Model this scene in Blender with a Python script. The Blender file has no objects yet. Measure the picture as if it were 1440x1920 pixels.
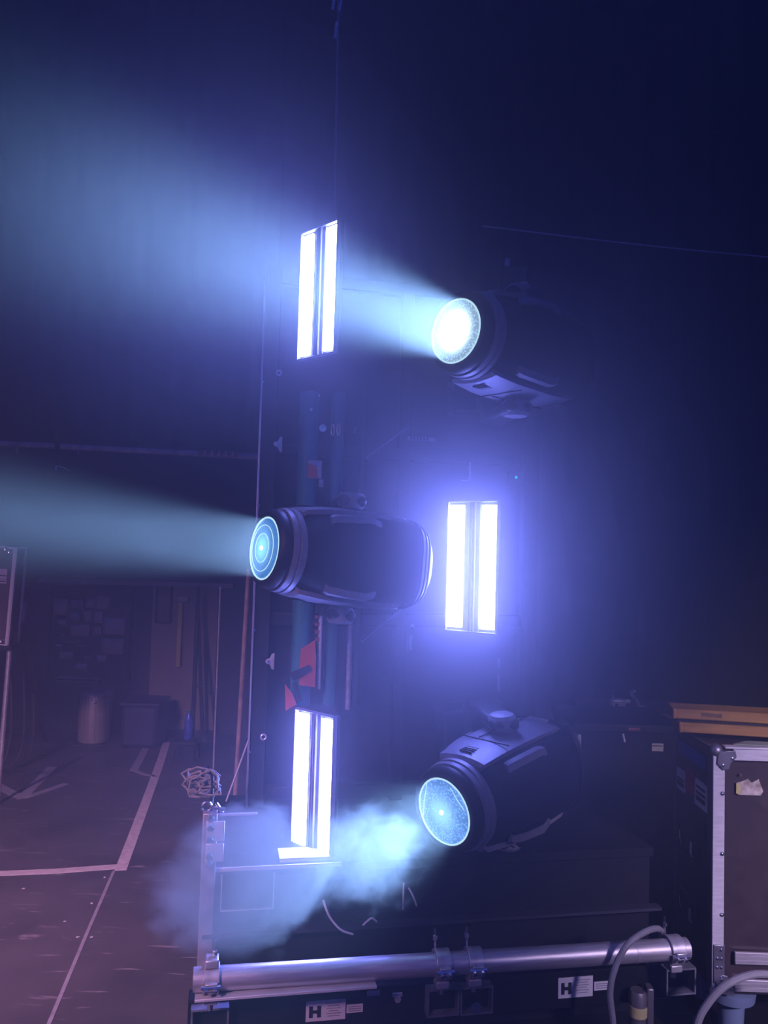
import bpy, bmesh, math, random
from mathutils import Vector, Matrix
random.seed(7)
R = math.radians
sc = bpy.context.scene
C = sc.collection

# ------------------------------------------------------------------ camera
F = 1500.0                       # focal length in pixels of the 1440x1920 frame
EYE = Vector((0, 0, 1.45))
cd = bpy.data.cameras.new('camera')
cam = bpy.data.objects.new('camera', cd); C.objects.link(cam)
cd.sensor_fit = 'VERTICAL'; cd.sensor_height = 36.0; cd.lens = F / 1920 * 36.0
cd.clip_start = 0.02; cd.clip_end = 100
CR = Matrix.Rotation(R(92.9), 3, 'X') @ Matrix.Rotation(R(1.6), 3, 'Z')
cam.matrix_world = Matrix.Translation(EYE) @ CR.to_4x4()
sc.camera = cam

# ------------------------------------------------------------------ view
vs = sc.view_settings
vs.view_transform = 'Standard'; vs.look = 'None'; vs.gamma = 1.0
vs.use_curve_mapping = False
vs.exposure = 0.0
sc.display_settings.display_device = 'sRGB'
cy = sc.cycles
cy.max_bounces = 3; cy.diffuse_bounces = 1; cy.glossy_bounces = 2
cy.transmission_bounces = 3; cy.volume_bounces = 0; cy.transparent_max_bounces = 6
cy.caustics_reflective = False; cy.caustics_refractive = False
cy.sample_clamp_indirect = 4.0
cy.volume_max_steps = 256
cy.use_denoising = True
cy.use_light_tree = False
cy.use_adaptive_sampling = True; cy.adaptive_threshold = 0.05
try:
    cy.denoiser = 'OPENIMAGEDENOISE'
except Exception:
    pass

# ------------------------------------------------------------------ world and stage wash
w = bpy.data.worlds.new('world'); sc.world = w
w.use_nodes = True
bg = w.node_tree.nodes['Background']
bg.inputs[0].default_value = (0.05, 0.11, 1.0, 1); bg.inputs[1].default_value = 0.24

def area(name, loc, target, size, power, col, spread=180, shape='DISK', parent=None):
    l = bpy.data.lights.new(name, 'AREA'); l.shape = shape; l.size = size
    l.energy = power; l.color = col; l.spread = R(spread)
    o = bpy.data.objects.new(name, l); C.objects.link(o)
    o.rotation_euler = (Vector(target) - Vector(loc)).to_track_quat('-Z', 'Y').to_euler()
    o.location = loc
    return o
# pink house wash over the left of the floor, pale lavender wash from behind the photographer
area('house_wash', (-2.6, -2.4, 3.6), (-1.5, 2.6, 0.2), 0.5, 36, (1.0, 0.50, 0.76), 36)
area('front_wash', (2.6, -2.0, 3.0), (1.2, 2.05, 0.68), 0.4, 6, (0.80, 0.62, 1.0), 20)

# ------------------------------------------------------------------ pixel helpers (used to take measurements off the frame)
def ray(px, py):
    return CR @ Vector(((px - 720) / F, (960 - py) / F, -1.0))
def P(px, py, Y):                # the point at distance Y down the room
    d = ray(px, py); return EYE + d * (Y / d.y)
def G(px, py, z=0.0):            # the point on the floor
    d = ray(px, py); return EYE + d * ((z - EYE.z) / d.z)

# ------------------------------------------------------------------ materials
MATS = {}
def nt(m):
    m.use_nodes = True
    t = m.node_tree; t.nodes.clear(); return t
def mat(name, col, rough=0.5, metal=0.0, var=0.12, scale=30.0, stretch=(1, 1, 1), bump=0.0, spec=0.5, col2=None, detail=4):
    if name in MATS: return MATS[name]
    m = bpy.data.materials.new(name); t = nt(m); N = t.nodes; L = t.links
    out = N.new('ShaderNodeOutputMaterial'); b = N.new('ShaderNodeBsdfPrincipled')
    L.new(b.outputs[0], out.inputs['Surface'])
    tc = N.new('ShaderNodeTexCoord'); mp = N.new('ShaderNodeMapping'); mp.inputs['Scale'].default_value = stretch
    L.new(tc.outputs['Object'], mp.inputs[0])
    nz = N.new('ShaderNodeTexNoise'); nz.inputs['Scale'].default_value = scale; nz.inputs['Detail'].default_value = detail
    L.new(mp.outputs[0], nz.inputs['Vector'])
    rp = N.new('ShaderNodeValToRGB'); L.new(nz.outputs['Fac'], rp.inputs[0])
    a = [max(0, c * (1 - var)) for c in col]; z = col2 or [min(1, c * (1 + var)) for c in col]
    rp.color_ramp.elements[0].position = 0.3; rp.color_ramp.elements[1].position = 0.7
    rp.color_ramp.elements[0].color = (*a, 1); rp.color_ramp.elements[1].color = (*z, 1)
    L.new(rp.outputs[0], b.inputs['Base Color'])
    b.inputs['Metallic'].default_value = metal; b.inputs['Specular IOR Level'].default_value = spec
    mr = N.new('ShaderNodeMapRange'); mr.inputs['To Min'].default_value = max(0.03, rough * 0.85); mr.inputs['To Max'].default_value = min(1, rough * 1.15)
    L.new(nz.outputs['Fac'], mr.inputs[0]); L.new(mr.outputs[0], b.inputs['Roughness'])
    if bump:
        bp = N.new('ShaderNodeBump'); bp.inputs['Strength'].default_value = bump; bp.inputs['Distance'].default_value = 0.004
        L.new(nz.outputs['Fac'], bp.inputs['Height']); L.new(bp.outputs[0], b.inputs['Normal'])
    MATS[name] = m; return m
def emat(name, col, strength, col2=None, scale=20.0):
    if name in MATS: return MATS[name]
    m = bpy.data.materials.new(name); t = nt(m); N = t.nodes; L = t.links
    out = N.new('ShaderNodeOutputMaterial'); e = N.new('ShaderNodeEmission'); L.new(e.outputs[0], out.inputs['Surface'])
    tc = N.new('ShaderNodeTexCoord'); nz = N.new('ShaderNodeTexNoise'); nz.inputs['Scale'].default_value = scale
    L.new(tc.outputs['Object'], nz.inputs['Vector'])
    mx = N.new('ShaderNodeMix'); mx.data_type = 'RGBA'
    mx.inputs[6].default_value = (*col, 1); mx.inputs[7].default_value = (*(col2 or col), 1)
    L.new(nz.outputs['Fac'], mx.inputs[0]); L.new(mx.outputs[2], e.inputs['Color'])
    e.inputs['Strength'].default_value = strength
    if strength < 50: m.cycles.emission_sampling = 'NONE'
    MATS[name] = m; return m

M_black = mat('black_plastic', (0.014, 0.014, 0.018), 0.45, scale=60, bump=0.05)
M_shell = mat('grey_shell_plastic', (0.30, 0.285, 0.33), 0.42, scale=90, bump=0.04)
M_steel = mat('black_steel', (0.016, 0.016, 0.02), 0.42, 0.3, scale=40)
M_edge = mat('aluminium_edge', (0.78, 0.76, 0.80), 0.42, 0.45, 0.12, 25, (1, 1, 8))
M_alu = mat('brushed_aluminium', (0.70, 0.66, 0.69), 0.40, 0.7, 0.16, 14, (1, 14, 14))
M_clamp = mat('clamp_alloy', (0.62, 0.60, 0.64), 0.36, 0.6, 0.2, 50)
M_zinc = mat('zinc_plate', (0.62, 0.62, 0.68), 0.45, 0.6, 0.15, 40)
M_white = mat('white_sticker', (0.72, 0.70, 0.74), 0.6, 0, 0.06, 40)
M_ink = mat('black_ink', (0.012, 0.012, 0.014), 0.6, 0, 0.1, 40)
M_greyink = mat('grey_ink', (0.30, 0.29, 0.32), 0.6, 0, 0.1, 40)
M_orange = mat('orange_plastic', (0.55, 0.09, 0.03), 0.5, 0, 0.2, 20)
M_teal = mat('beam_lit_teal', (0.035, 0.20, 0.24), 0.38, 0.1, 0.2, 12, (1, 1, .2))  # teal of the beams' back light, put into the tube colour
M_cable = mat('grey_cable', (0.30, 0.29, 0.31), 0.55, 0, 0.1, 60)
M_bcable = mat('black_cable', (0.03, 0.03, 0.035), 0.5, 0, 0.1, 60)
M_drape = mat('black_velvet', (0.020, 0.020, 0.028), 0.95, 0, 0.3, 4, (1, 1, .1), spec=0.1)

# ------------------------------------------------------------------ mesh helpers
def bx(bm, c, s, rot=None):
    g = bmesh.ops.create_cube(bm, size=1.0)['verts']
    for v in g:
        q = Vector((v.co.x * s[0], v.co.y * s[1], v.co.z * s[2]))
        if rot is not None: q = rot @ q
        v.co = q + Vector(c)
def frame_of(d):
    d = d.normalized(); a = Vector((0, 0, 1)) if abs(d.z) < 0.9 else Vector((1, 0, 0))
    x = a.cross(d).normalized(); return x, d.cross(x)
def tube(bm, pts, r, n=10, cap=True, closed=False):
    pts = [Vector(p) for p in pts]; rings = []
    k = len(pts)
    rr = r if isinstance(r, (list, tuple)) else [r] * k
    px_ = None
    for i, p in enumerate(pts):
        if closed: d = pts[(i + 1) % k] - pts[i - 1]
        else: d = pts[min(i + 1, k - 1)] - pts[max(i - 1, 0)]
        d.normalize()
        if px_ is None: x, y = frame_of(d)
        else:
            x = (px_ - d * px_.dot(d)).normalized(); y = d.cross(x)
        px_ = x
        rings.append([bm.verts.new(p + (x * math.cos(2 * math.pi * j / n) + y * math.sin(2 * math.pi * j / n)) * rr[i]) for j in range(n)])
    for i in range(k if closed else k - 1):
        a, b = rings[i], rings[(i + 1) % k]
        for j in range(n): bm.faces.new((a[j], a[(j + 1) % n], b[(j + 1) % n], b[j]))
    if cap and not closed:
        bm.faces.new(rings[0][::-1]); bm.faces.new(rings[-1])
def smoothpath(pts, n=8):
    pts = [Vector(p) for p in pts]; out = []
    q = [pts[0] * 2 - pts[1]] + pts + [pts[-1] * 2 - pts[-2]]
    for i in range(1, len(q) - 2):
        for s in range(n):
            t = s / n; a, b, c, d = q[i - 1:i + 3]
            out.append(0.5 * ((2 * b) + (c - a) * t + (2 * a - 5 * b + 4 * c - d) * t * t + (3 * b - a - 3 * c + d) * t ** 3))
    return out + [pts[-1]]
def lathe(bm, prof, n=40, axis='X', close_ends=True):
    # prof: list of (along, radius)
    rings = []
    for a, r in prof:
        ring = []
        for j in range(n):
            t = 2 * math.pi * j / n; u, v = r * math.cos(t), r * math.sin(t)
            ring.append(bm.verts.new({'X': (a, u, v), 'Y': (u, a, v), 'Z': (u, v, a)}[axis]))
        rings.append(ring)
    for a, b in zip(rings, rings[1:]):
        for j in range(n): bm.faces.new((a[j], a[(j + 1) % n], b[(j + 1) % n], b[j]))
    if close_ends:
        bm.faces.new(rings[0][::-1]); bm.faces.new(rings[-1])
def loft(bm, secs, cap=True, arc=None):
    rings = [[bm.verts.new(p) for p in s] for s in secs]
    n = len(rings[0]); m = n if arc is None else n - 1
    for a, b in zip(rings, rings[1:]):
        for j in range(m): bm.faces.new((a[j], a[(j + 1) % n], b[(j + 1) % n], b[j]))
    if cap and arc is None:
        bm.faces.new(rings[0][::-1]); bm.faces.new(rings[-1])
def prism(bm, poly, h, M=None):
    # poly in XY, extruded from z=0 to z=h, then transformed
    M = M or Matrix.Identity(4)
    a = [bm.verts.new(M @ Vector((x, y, 0))) for x, y in poly]; b = [bm.verts.new(M @ Vector((x, y, h))) for x, y in poly]
    n = len(poly)
    bm.faces.new(a[::-1]); bm.faces.new(b)
    for i in range(n): bm.faces.new((a[i], a[(i + 1) % n], b[(i + 1) % n], b[i]))
def obj(name, bm, m, parent=None, bevel=0.0, angle=35, mw=None, seg=2):
    bmesh.ops.recalc_face_normals(bm, faces=bm.faces[:])
    me = bpy.data.meshes.new(name); bm.to_mesh(me); bm.free()
    for p in me.polygons: p.use_smooth = True
    me.set_sharp_from_angle(angle=R(angle))
    me.materials.append(m)
    o = bpy.data.objects.new(name, me); C.objects.link(o)
    if parent is not None: o.parent = parent
    if mw is not None: o.matrix_world = mw
    if bevel:
        md = o.modifiers.new('bevel', 'BEVEL'); md.width = bevel; md.segments = seg; md.limit_method = 'ANGLE'
    return o
def new(): return bmesh.new()
def box(name, c, s, m, parent=None, bevel=0.0, rot=None):
    b = new(); bx(b, c, s, rot); return obj(name, b, m, parent, bevel)
def pipe(name, pts, r, m, parent=None, n=10):
    b = new(); tube(b, pts, r, n); return obj(name, b, m, parent)
def tag(o, label, cat=None, group=None, kind=None):
    o['label'] = label
    if cat: o['category'] = cat
    if group: o['group'] = group
    if kind: o['kind'] = kind
    return o
def thing(name, label, cat, mw=None, group=None):
    o = bpy.data.objects.new(name, None); C.objects.link(o); o.empty_display_size = 0.05
    if mw is not None: o.matrix_world = mw
    return tag(o, label, cat, group)
def TM(loc, rz=0): return Matrix.Translation(Vector(loc)) @ Matrix.Rotation(rz, 4, 'Z')
def struct(o, label=None):
    o['kind'] = 'structure'
    if label: o['label'] = label
    return o

# ================================================================== THE ROOM
# floor: worn black dance vinyl with scuffs
m = bpy.data.materials.new('stage_vinyl'); t = nt(m); N = t.nodes; L = t.links
out = N.new('ShaderNodeOutputMaterial'); b = N.new('ShaderNodeBsdfPrincipled'); L.new(b.outputs[0], out.inputs[0])
tc = N.new('ShaderNodeTexCoord')
n1 = N.new('ShaderNodeTexNoise'); n1.inputs['Scale'].default_value = 2.2; n1.inputs['Detail'].default_value = 6
L.new(tc.outputs['Object'], n1.inputs['Vector'])
r1 = N.new('ShaderNodeValToRGB'); L.new(n1.outputs['Fac'], r1.inputs[0])
r1.color_ramp.elements[0].position = .3; r1.color_ramp.elements[1].position = .75
r1.color_ramp.elements[0].color = (0.06, 0.052, 0.06, 1); r1.color_ramp.elements[1].color = (0.14, 0.12, 0.13, 1)
mp = N.new('ShaderNodeMapping'); mp.inputs['Scale'].default_value = (1.2, 9, 1); mp.inputs['Rotation'].default_value = (0, 0, 0.7)
L.new(tc.outputs['Object'], mp.inputs[0])
n2 = N.new('ShaderNodeTexNoise'); n2.inputs['Scale'].default_value = 3.0; n2.inputs['Detail'].default_value = 8; n2.inputs['Distortion'].default_value = 1.2
L.new(mp.outputs[0], n2.inputs['Vector'])
r2 = N.new('ShaderNodeValToRGB'); L.new(n2.outputs['Fac'], r2.inputs[0])
r2.color_ramp.elements[0].position = .63; r2.color_ramp.elements[1].position = .70
r2.color_ramp.elements[0].color = (0, 0, 0, 1); r2.color_ramp.elements[1].color = (1, 1, 1, 1)
mx = N.new('ShaderNodeMix'); mx.data_type = 'RGBA'; mx.inputs[7].default_value = (0.30, 0.26, 0.28, 1)
L.new(r2.outputs[0], mx.inputs[0]); L.new(r1.outputs[0], mx.inputs[6]); L.new(mx.outputs[2], b.inputs['Base Color'])
b.inputs['Roughness'].default_value = 0.62
M_floor = m
struct(box('floor', (0, 2, -0.05), (11, 10, 0.1), M_floor), 'dark worn stage floor lit pink in the lower left')
WB = 6.3
M_wall = mat('dark_wall_paint', (0.045, 0.045, 0.055), 0.8, 0, 0.15, 3)
struct(box('wall_back', (0, WB + 0.1, 3.5), (11, 0.2, 7), M_wall), 'dark painted back wall behind the stage')
struct(box('wall_left', (-5.4, 2, 3.5), (0.2, 9.6, 7), M_wall), 'dark side wall of the stage')
struct(box('wall_right', (5.4, 2, 3.5), (0.2, 9.6, 7), M_wall), 'dark opposite side wall of the stage')

# yellowish wall panel with door frame on the back wall, baseboard
p0 = P(290, 1092, WB); p1 = P(402, 1345, WB)
M_cream = mat('cream_paint', (0.24, 0.21, 0.16), 0.7, 0, 0.1, 5)
tr = box('trim_1', ((p0.x + p1.x) / 2, WB - 0.015, (p0.z) / 2 + 0.02), (p1.x - p0.x, 0.03, p0.z - 0.04), M_cream)
struct(tr, 'cream painted wall panel beside the noticeboard')
p0 = P(78, 1088, WB); p1 = P(440, 1094, WB)
struct(box('trim_2', ((p0.x + p1.x) / 2, WB - 0.03, p0.z), (p1.x - p0.x, 0.06, 0.035), mat('grey_conduit', (0.30, 0.30, 0.34), 0.6)), 'grey cable trunking along the back wall')

def drape(name, x0, x1, y, z0, z1, label, amp=0.05, wl=0.24):
    b = new(); n = int((x1 - x0) / 0.035); rows = 7
    vs_ = []
    for k in range(rows):
        row = []
        for i in range(n + 1):
            x = x0 + (x1 - x0) * i / n
            a = amp * (math.sin(2 * math.pi * x / wl + 0.6 * math.sin(x * 3.1)) + 0.3 * math.sin(x * 41)) * (0.75 + 0.25 * k / rows)
            row.append(b.verts.new((x, y + a, z0 + (z1 - z0) * k / (rows - 1))))
        vs_.append(row)
    for r_, s_ in zip(vs_, vs_[1:]):
        for i in range(n): b.faces.new((r_[i], r_[i + 1], s_[i + 1], s_[i]))
    o = obj(name, b, M_drape, angle=80)
    md = o.modifiers.new('cloth', 'SOLIDIFY'); md.thickness = 0.008
    return tag(o, label, 'curtain')
YD = 4.9
zb = P(240, 845, YD).z
drape('stage_curtain', -4.6, -0.72, YD + 0.12, zb + 0.05, 6.8, 'black flown curtain ending above the grey batten')
drape('stage_curtain', -0.8, 4.8, YD + 0.35, 0.01, 6.8, 'tall black curtain hanging to the floor behind the lighting tower')

# the pipe in the hem of the flown curtain
a = P(-60, 829, YD); c_ = P(104, 836, YD); d_ = P(114, 837, YD); e_ = P(492, 857, YD)
bt = thing('curtain_batten', 'thin grey batten along the hem of the flown curtain', 'batten', TM((a.x, a.y, a.z)))
Lc = lambda q: Vector(q) - Vector((a.x, a.y, a.z))
M_batten = mat('batten_grey', (0.40, 0.38, 0.42), 0.6, 0.1, 0.3, 15)
pipe('tube', [Lc(a), Lc(c_)], 0.018, M_batten, bt); pipe('tube', [Lc(d_), Lc(e_)], 0.018, M_batten, bt)
pipe('joint_sleeve', [Lc(c_ - (d_ - c_) * .4), Lc(d_ + (d_ - c_) * .4)], 0.014, M_steel, bt)
q0 = P(372, 850, YD); q1 = P(448, 854, YD)
tag(pipe('tape_band', [Lc(q0), Lc(q1)], 0.0195, mat('red_tape', (0.30, 0.05, 0.06), 0.6, 0, .3, 40), bt), 'red tape band with pale dashes')
for k in range(5):
    f = 0.15 + 0.17 * k; s = q0.lerp(q1, f)
    pipe('dash', [Lc(s), Lc(s + Vector((0.012, 0, -0.0006)))], 0.0203, M_batten, bt)
for px in (34, 148):
    s = P(px, 834 + px * .02, YD); pipe('tie', [Lc(s), Lc(s + Vector((0, -0.01, -0.05)))], 0.004, M_batten, bt)

# small bright practical hanging lamp by the beam
s = P(104, 876, YD - .02)
hl = thing('hanging_hook', 'small shiny white hook on a slack cord above the beam', 'hook', TM(s))
M_chrome = mat('bright_metal', (0.85, 0.85, 0.88), 0.2, 1.0, .05, 20)
pipe('hook', [(0, 0, 0.01), (0.004, 0, -0.005), (0.004, 0, -0.02), (0.008, 0, -0.025)], 0.007, M_chrome, hl)
pipe('cord', smoothpath([(0, 0, 0.008), (0.03, 0, 0.004), (0.06, 0.0, -0.006), (0.09, 0.01, -0.02)]), 0.0025, M_white, hl, 6)
pipe('suspension_wire', [(0, 0, 0.01), (0, .02, P(104, 836, YD).z - s.z)], 0.0008, M_steel, hl, 5)

# ================================================================== NOTICEBOARD AND WALL THINGS
p0 = P(98, 1100, WB - .03); p1 = P(240, 1275, WB - .03)
M_board = mat('board_felt', (0.05, 0.048, 0.06), 0.9, 0, .2, 60)
nb = thing('noticeboard', 'dark noticeboard crowded with pinned papers on back wall', 'noticeboard', TM(((p0.x + p1.x) / 2, WB, p1.z)))
W_, H_ = p1.x - p0.x, p0.z - p1.z
box('board', (0, -0.014, H_ / 2), (W_, 0.024, H_), M_board, nb)
for nm, c, s_ in (('frame_rail', (0, -.018, H_), (W_ + .03, .034, .02)), ('frame_rail', (0, -.018, 0), (W_ + .03, .034, .02)),
                  ('frame_stile', (-W_ / 2, -.018, H_ / 2), (.02, .034, H_)), ('frame_stile', (W_ / 2, -.018, H_ / 2), (.02, .034, H_))):
    box(nm, c, s_, M_steel, nb)
papers = [(101, 1122, 127, 1154), (132, 1125, 156, 1141), (160, 1122, 178, 1140), (180, 1118, 205, 1142), (130, 1148, 150, 1164),
          (158, 1146, 172, 1166), (176, 1148, 192, 1168), (108, 1160, 128, 1174), (133, 1170, 168, 1192), (175, 1174, 190, 1190),
          (110, 1188, 124, 1193), (113, 1202, 152, 1205), (104, 1208, 118, 1212), (142, 1210, 157, 1213), (112, 1222, 138, 1236),
          (155, 1230, 172, 1236), (180, 1228, 200, 1246), (140, 1244, 164, 1254)]
M_pap = [mat('paper_%d' % i, c, .8, 0, .06, 12) for i, c in enumerate([(.66, .64, .68), (.50, .48, .58), (.68, .60, .60)])]
def paper(px, lab, m, grp=None, Y=WB - .031):
    a, c = P(px[0], px[1], Y), P(px[2], px[3], Y)
    w_, h_ = c.x - a.x, a.z - c.z
    b = new(); nseg = 5                     # a sheet that curls off the board
    row = []
    for i in range(nseg + 1):
        u = i / nseg; yo = -0.004 - 0.012 * u * u * random.random()
        row.append([b.verts.new((w_ * (u - .5), yo, 0)), b.verts.new((w_ * (u - .5), yo * .5 - .002, h_))])
    for p_, q_ in zip(row, row[1:]): b.faces.new((p_[0], q_[0], q_[1], p_[1]))
    o = obj('paper_sheet', b, m, mw=TM(((a.x + c.x) / 2, Y - .004, c.z)))
    md = o.modifiers.new('sheet', 'SOLIDIFY'); md.thickness = .0008
    return tag(o, lab, 'paper', grp)
for i, px in enumerate(papers):
    paper(px, 'small pale paper sheet pinned to the dark noticeboard', M_pap[i % 3], 'papers on the noticeboard')
paper((193, 1158, 234, 1190), 'large glossy sheet high on the right of the noticeboard', M_pap[0])
paper((191, 1196, 232, 1226), 'large glossy sheet below another at the noticeboard edge', M_pap[2])
paper((27, 1127, 48, 1168), 'pale paper note beside the metal-edged flight case', M_pap[2], Y=WB - .002)
# pens tray lines under the board
s0 = P(108, 1272, WB - .05); s1 = P(186, 1274, WB - .05)
sh = thing('wall_ledge', 'narrow double metal ledge under the noticeboard', 'ledge', TM((s0.x, WB, s0.z - .02)))
for dz in (0, .028): box('rail', ((s1.x - s0.x) / 2, -.03, dz), (s1.x - s0.x, .06, .008), M_batten, sh)
# framed poster
p0 = P(294, 1096, WB - .05); p1 = P(319, 1168, WB - .05)
W_, H_ = p1.x - p0.x, p0.z - p1.z
fp = thing('framed_poster', 'dark framed poster with reddish print on cream panel', 'poster', TM(((p0.x + p1.x) / 2, WB - .03, p1.z)))
box('print', (0, -.006, H_ / 2), (W_ - .02, .01, H_ - .02), mat('poster_print', (.12, .05, .045), .5, 0, .5, 6, col2=(.22, .16, .14)), fp)
for c, s_ in (((0, -.01, 0), (W_, .02, .014)), ((0, -.01, H_), (W_, .02, .014)), ((-W_ / 2, -.01, H_ / 2), (.014, .02, H_)), ((W_ / 2, -.01, H_ / 2), (.014, .02, H_))):
    box('frame_bar', c, s_, M_ink, fp)
# yellow strip + poles leaning on panel
p0 = P(339, 1128, WB - .06); p1 = P(339, 1250, WB - .06)
yb = thing('yellow_pole', 'yellow square pole fixed upright on the cream panel', 'pole', TM((p0.x, WB - .055, p1.z)))
box('shaft', (0, 0, (p0.z - p1.z) / 2), (.034, .035, p0.z - p1.z), mat('yellow_paint', (.50, .42, .08), .6, 0, .15, 10), yb, .003)
box('cap', (0.02, -.01, p0.z - p1.z + .02), (.085, .05, .045), M_batten, yb, .006)
s0 = P(352, 1395, 5.9); s0.z = 0
ld = thing('leaning_stand', 'dark folded stand leaning against the cream panel', 'stand', TM((s0.x, 5.95, 0)))
pipe('leg', [(0.02, 0, 0.01), (-.02, .18, 1.15)], .016, M_black, ld); pipe('leg', [(0.10, 0, 0.01), (-.02, .19, 1.0)], .014, M_black, ld)
pipe('brace', [(0.015, 0.06, .42), (.07, .06, .42)], .01, M_black, ld); bx_ = box('foot', (.055, -.01, .012), (.16, .05, .02), M_black, ld, .004)
# blue glittering bottle hanging
s0 = P(352, 1360, 5.55)
bb = thing('blue_bottle', 'bright blue glittering drinks bottle near the dark stand', 'bottle', TM(P(353, 1386, 5.55)))
hb = P(352, 1332, 5.55).z - P(352, 1386, 5.55).z
b = new(); lathe(b, [(0, .024), (.01, .030), (hb * .5, .030), (hb * .72, .028), (hb * .85, .016), (hb * .92, .014)], 18, 'Z')
mB = mat('blue_glitter', (.01, .03, .9), .15, .1, .8, 160, col2=(.15, .25, 1)); obj('body', b, mB, bb)
b = new(); lathe(b, [(hb * .92, .016), (hb, .016)], 14, 'Z'); obj('cap', b, mat('green_cap', (.03, .22, .18), .4), bb)
tb_z = bb.location.z if False else P(353, 1386, 5.55).z
tb = thing('stool', 'low dark stool carrying the blue bottle', 'stool', TM((s0.x, 5.55, 0)))
box('seat', (0, 0, tb_z - .012), (.16, .16, .022), M_black, tb, .006)
for sx in (-1, 1):
    for sy in (-1, 1): pipe('leg', [(sx * .06, sy * .06, tb_z - .02), (sx * .07, sy * .07, 0)], .008, M_black, tb, 8)
# thin poles in front of the back wall
def pole(px, y0, y1, Y, r, m, label, name='pole', lean=0.0):
    a = P(px, y0, Y); c = P(px, y1, Y); ft = Vector((c.x, Y, 0))
    o = thing(name, label, 'pole', TM(ft))
    h = a.z
    pipe('tube', [(0, 0, 0.012), (lean, 0, h)], r, m, o)
    b = new(); lathe(b, [(0, r * 3.2), (.006, r * 3.2), (.012, r * 1.6), (.03, r * 1.5)], 16, 'Z'); obj('foot_flange', b, M_steel, o)
    b = new(); lathe(b, [(h, r * 1.15), (h + .012, r * 1.15), (h + .018, r * .6)], 12, 'Z')
    for v in b.verts: v.co.x += lean
    obj('end_cap', b, m, o)
    return o
pole(402, 1105, 1390, 5.2, .006, M_zinc, 'thin grey pole standing behind the aluminium-edged tower')
pole(444, 1070, 1390, 4.4, .013, mat('rusty_pole', (.42, .30, .28), .5, .4, .3, 20), 'pinkish worn pole nearest the tower edge', lean=.03)
# low dark box on floor behind (blue-black)
s0 = P(268, 1345, 5.9)
cb = thing('storage_crate', 'blue-black plastic crate against the back wall', 'crate', TM((s0.x, 5.95, 0)))
b = new(); bx(b, (0, 0, .15), (.26, .3, .30)); obj('body', b, mat('navy_plastic', (.03, .035, .09), .5), cb, .03)
box('lid', (0, 0, .313), (.29, .33, .025), mat('navy_plastic', (.03, .035, .09), .5), cb, .008)
# trash bin
s0 = G(176, 1388)
tbn = thing('metal_bin', 'ribbed silver metal bin on the floor by the wall', 'bin', TM((s0.x, s0.y, 0)))
M_bin = mat('bin_steel', (.75, .70, .68), .30, .55, .2, 3, (30, 30, .3))
b = new(); nn = 72; prof = [(0.0, .108), (.012, .113), (.3, .118), (.318, .121), (.33, .118), (.345, .118)]
rings = []
for z, r_ in prof:
    rings.append([(( r_ + .0018 * math.cos(24 * 2 * math.pi * j / nn)) * math.cos(2 * math.pi * j / nn), (r_ + .0018 * math.cos(24 * 2 * math.pi * j / nn)) * math.sin(2 * math.pi * j / nn), z) for j in range(nn)])
loft(b, rings); obj('body', b, M_bin, tbn, angle=60)
b = new(); lathe(b, [(.345, .119), (.352, .117), (.366, .10), (.378, .06), (.382, .01)], 36, 'Z'); obj('lid', b, M_bin, tbn)
b = new(); tube(b, [(.035 + .024 * math.cos(a_), -.119, .318 + .024 * math.sin(a_)) for a_ in [i * math.pi / 8 for i in range(16)]], .005, 8, closed=True); obj('ring_handle', b, M_chrome, tbn)
b = new(); bx(b, (.035, -.119, .342), (.03, .012, .014)); obj('handle_lug', b, M_clamp, tbn, .002)

# ================================================================== LEFT FLIGHT CASE ON A STAND
Y1 = 4.5
a = P(30, 1020, Y1); c_ = P(14, 1208, Y1)
W_, H_ = 0.80, a.z - c_.z
lc = thing('flight_case', 'small flight case with pale edges at left frame edge, on a dark stand', 'flight case', TM((a.x - W_ / 2 - .01, Y1, c_.z), R(-2)) @ Matrix.Rotation(R(2.2), 4, 'Y'))
M_ply = mat('brown_laminate', (.085, .065, .075), .5, 0, .15, 20)
box('body', (0, .065, H_ / 2), (W_ - .01, .12, H_ - .01), M_ply, lc)
for c, s_ in (((0, .0, H_ - .008), (W_, .012, .016)), ((0, .0, .008), (W_, .012, .016)), ((W_ / 2 - .008, 0, H_ / 2), (.016, .012, H_)), ((-W_ / 2 + .008, 0, H_ / 2), (.016, .012, H_)),
              ((W_ / 2, .008, H_ / 2), (.008, .02, H_)), ((W_ / 2, .12, H_ / 2), (.01, .02, H_)), ((W_ / 2, .065, H_ - .004), (.01, .11, .012))):
    box('edge_rail', c, s_, M_edge, lc, .002)
for zz in (.028, H_ - .03):
    for k in range(2):
        b = new(); lathe(b, [(-.014, .003), (-.016, .009), (-.013, .011), (-.006, .011)], 16, 'Y')
        for v in b.verts: v.co.x += W_ / 2 - .03 - .022 * k; v.co.z += zz + .013 * (k if zz > .1 else -k * .6 + .6)
        obj('rivet', b, M_chrome, lc)
pl = box('label', (W_ / 2 - .09, -.0065, H_ * .70), (.105, .002, .082), mat('pink_label', (.62, .48, .60), .6), lc)
for k, (zz, cc) in enumerate(((.015, M_ink), (-.004, M_greyink), (-.016, M_ink))): box('print_line', (W_ / 2 - .088, -.0078, H_ * .70 + zz - .012), (.095, .001, .006), cc, pl)
sd = thing('case_stand', 'dark metal stand with a splayed leg under the small flight case', 'stand', TM((a.x - .25, Y1 + .15, 0)))
zt = c_.z
box('top_plate', (0, 0, zt - .018), (.52, .34, .03), M_steel, sd, .004)
pipe('leg', [(.235, -.13, zt - .03), (.215, -.14, 0)], .014, M_clamp, sd)
pipe('leg', [(-.235, -.13, zt - .03), (-.235, -.14, 0)], .014, M_steel, sd)
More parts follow.
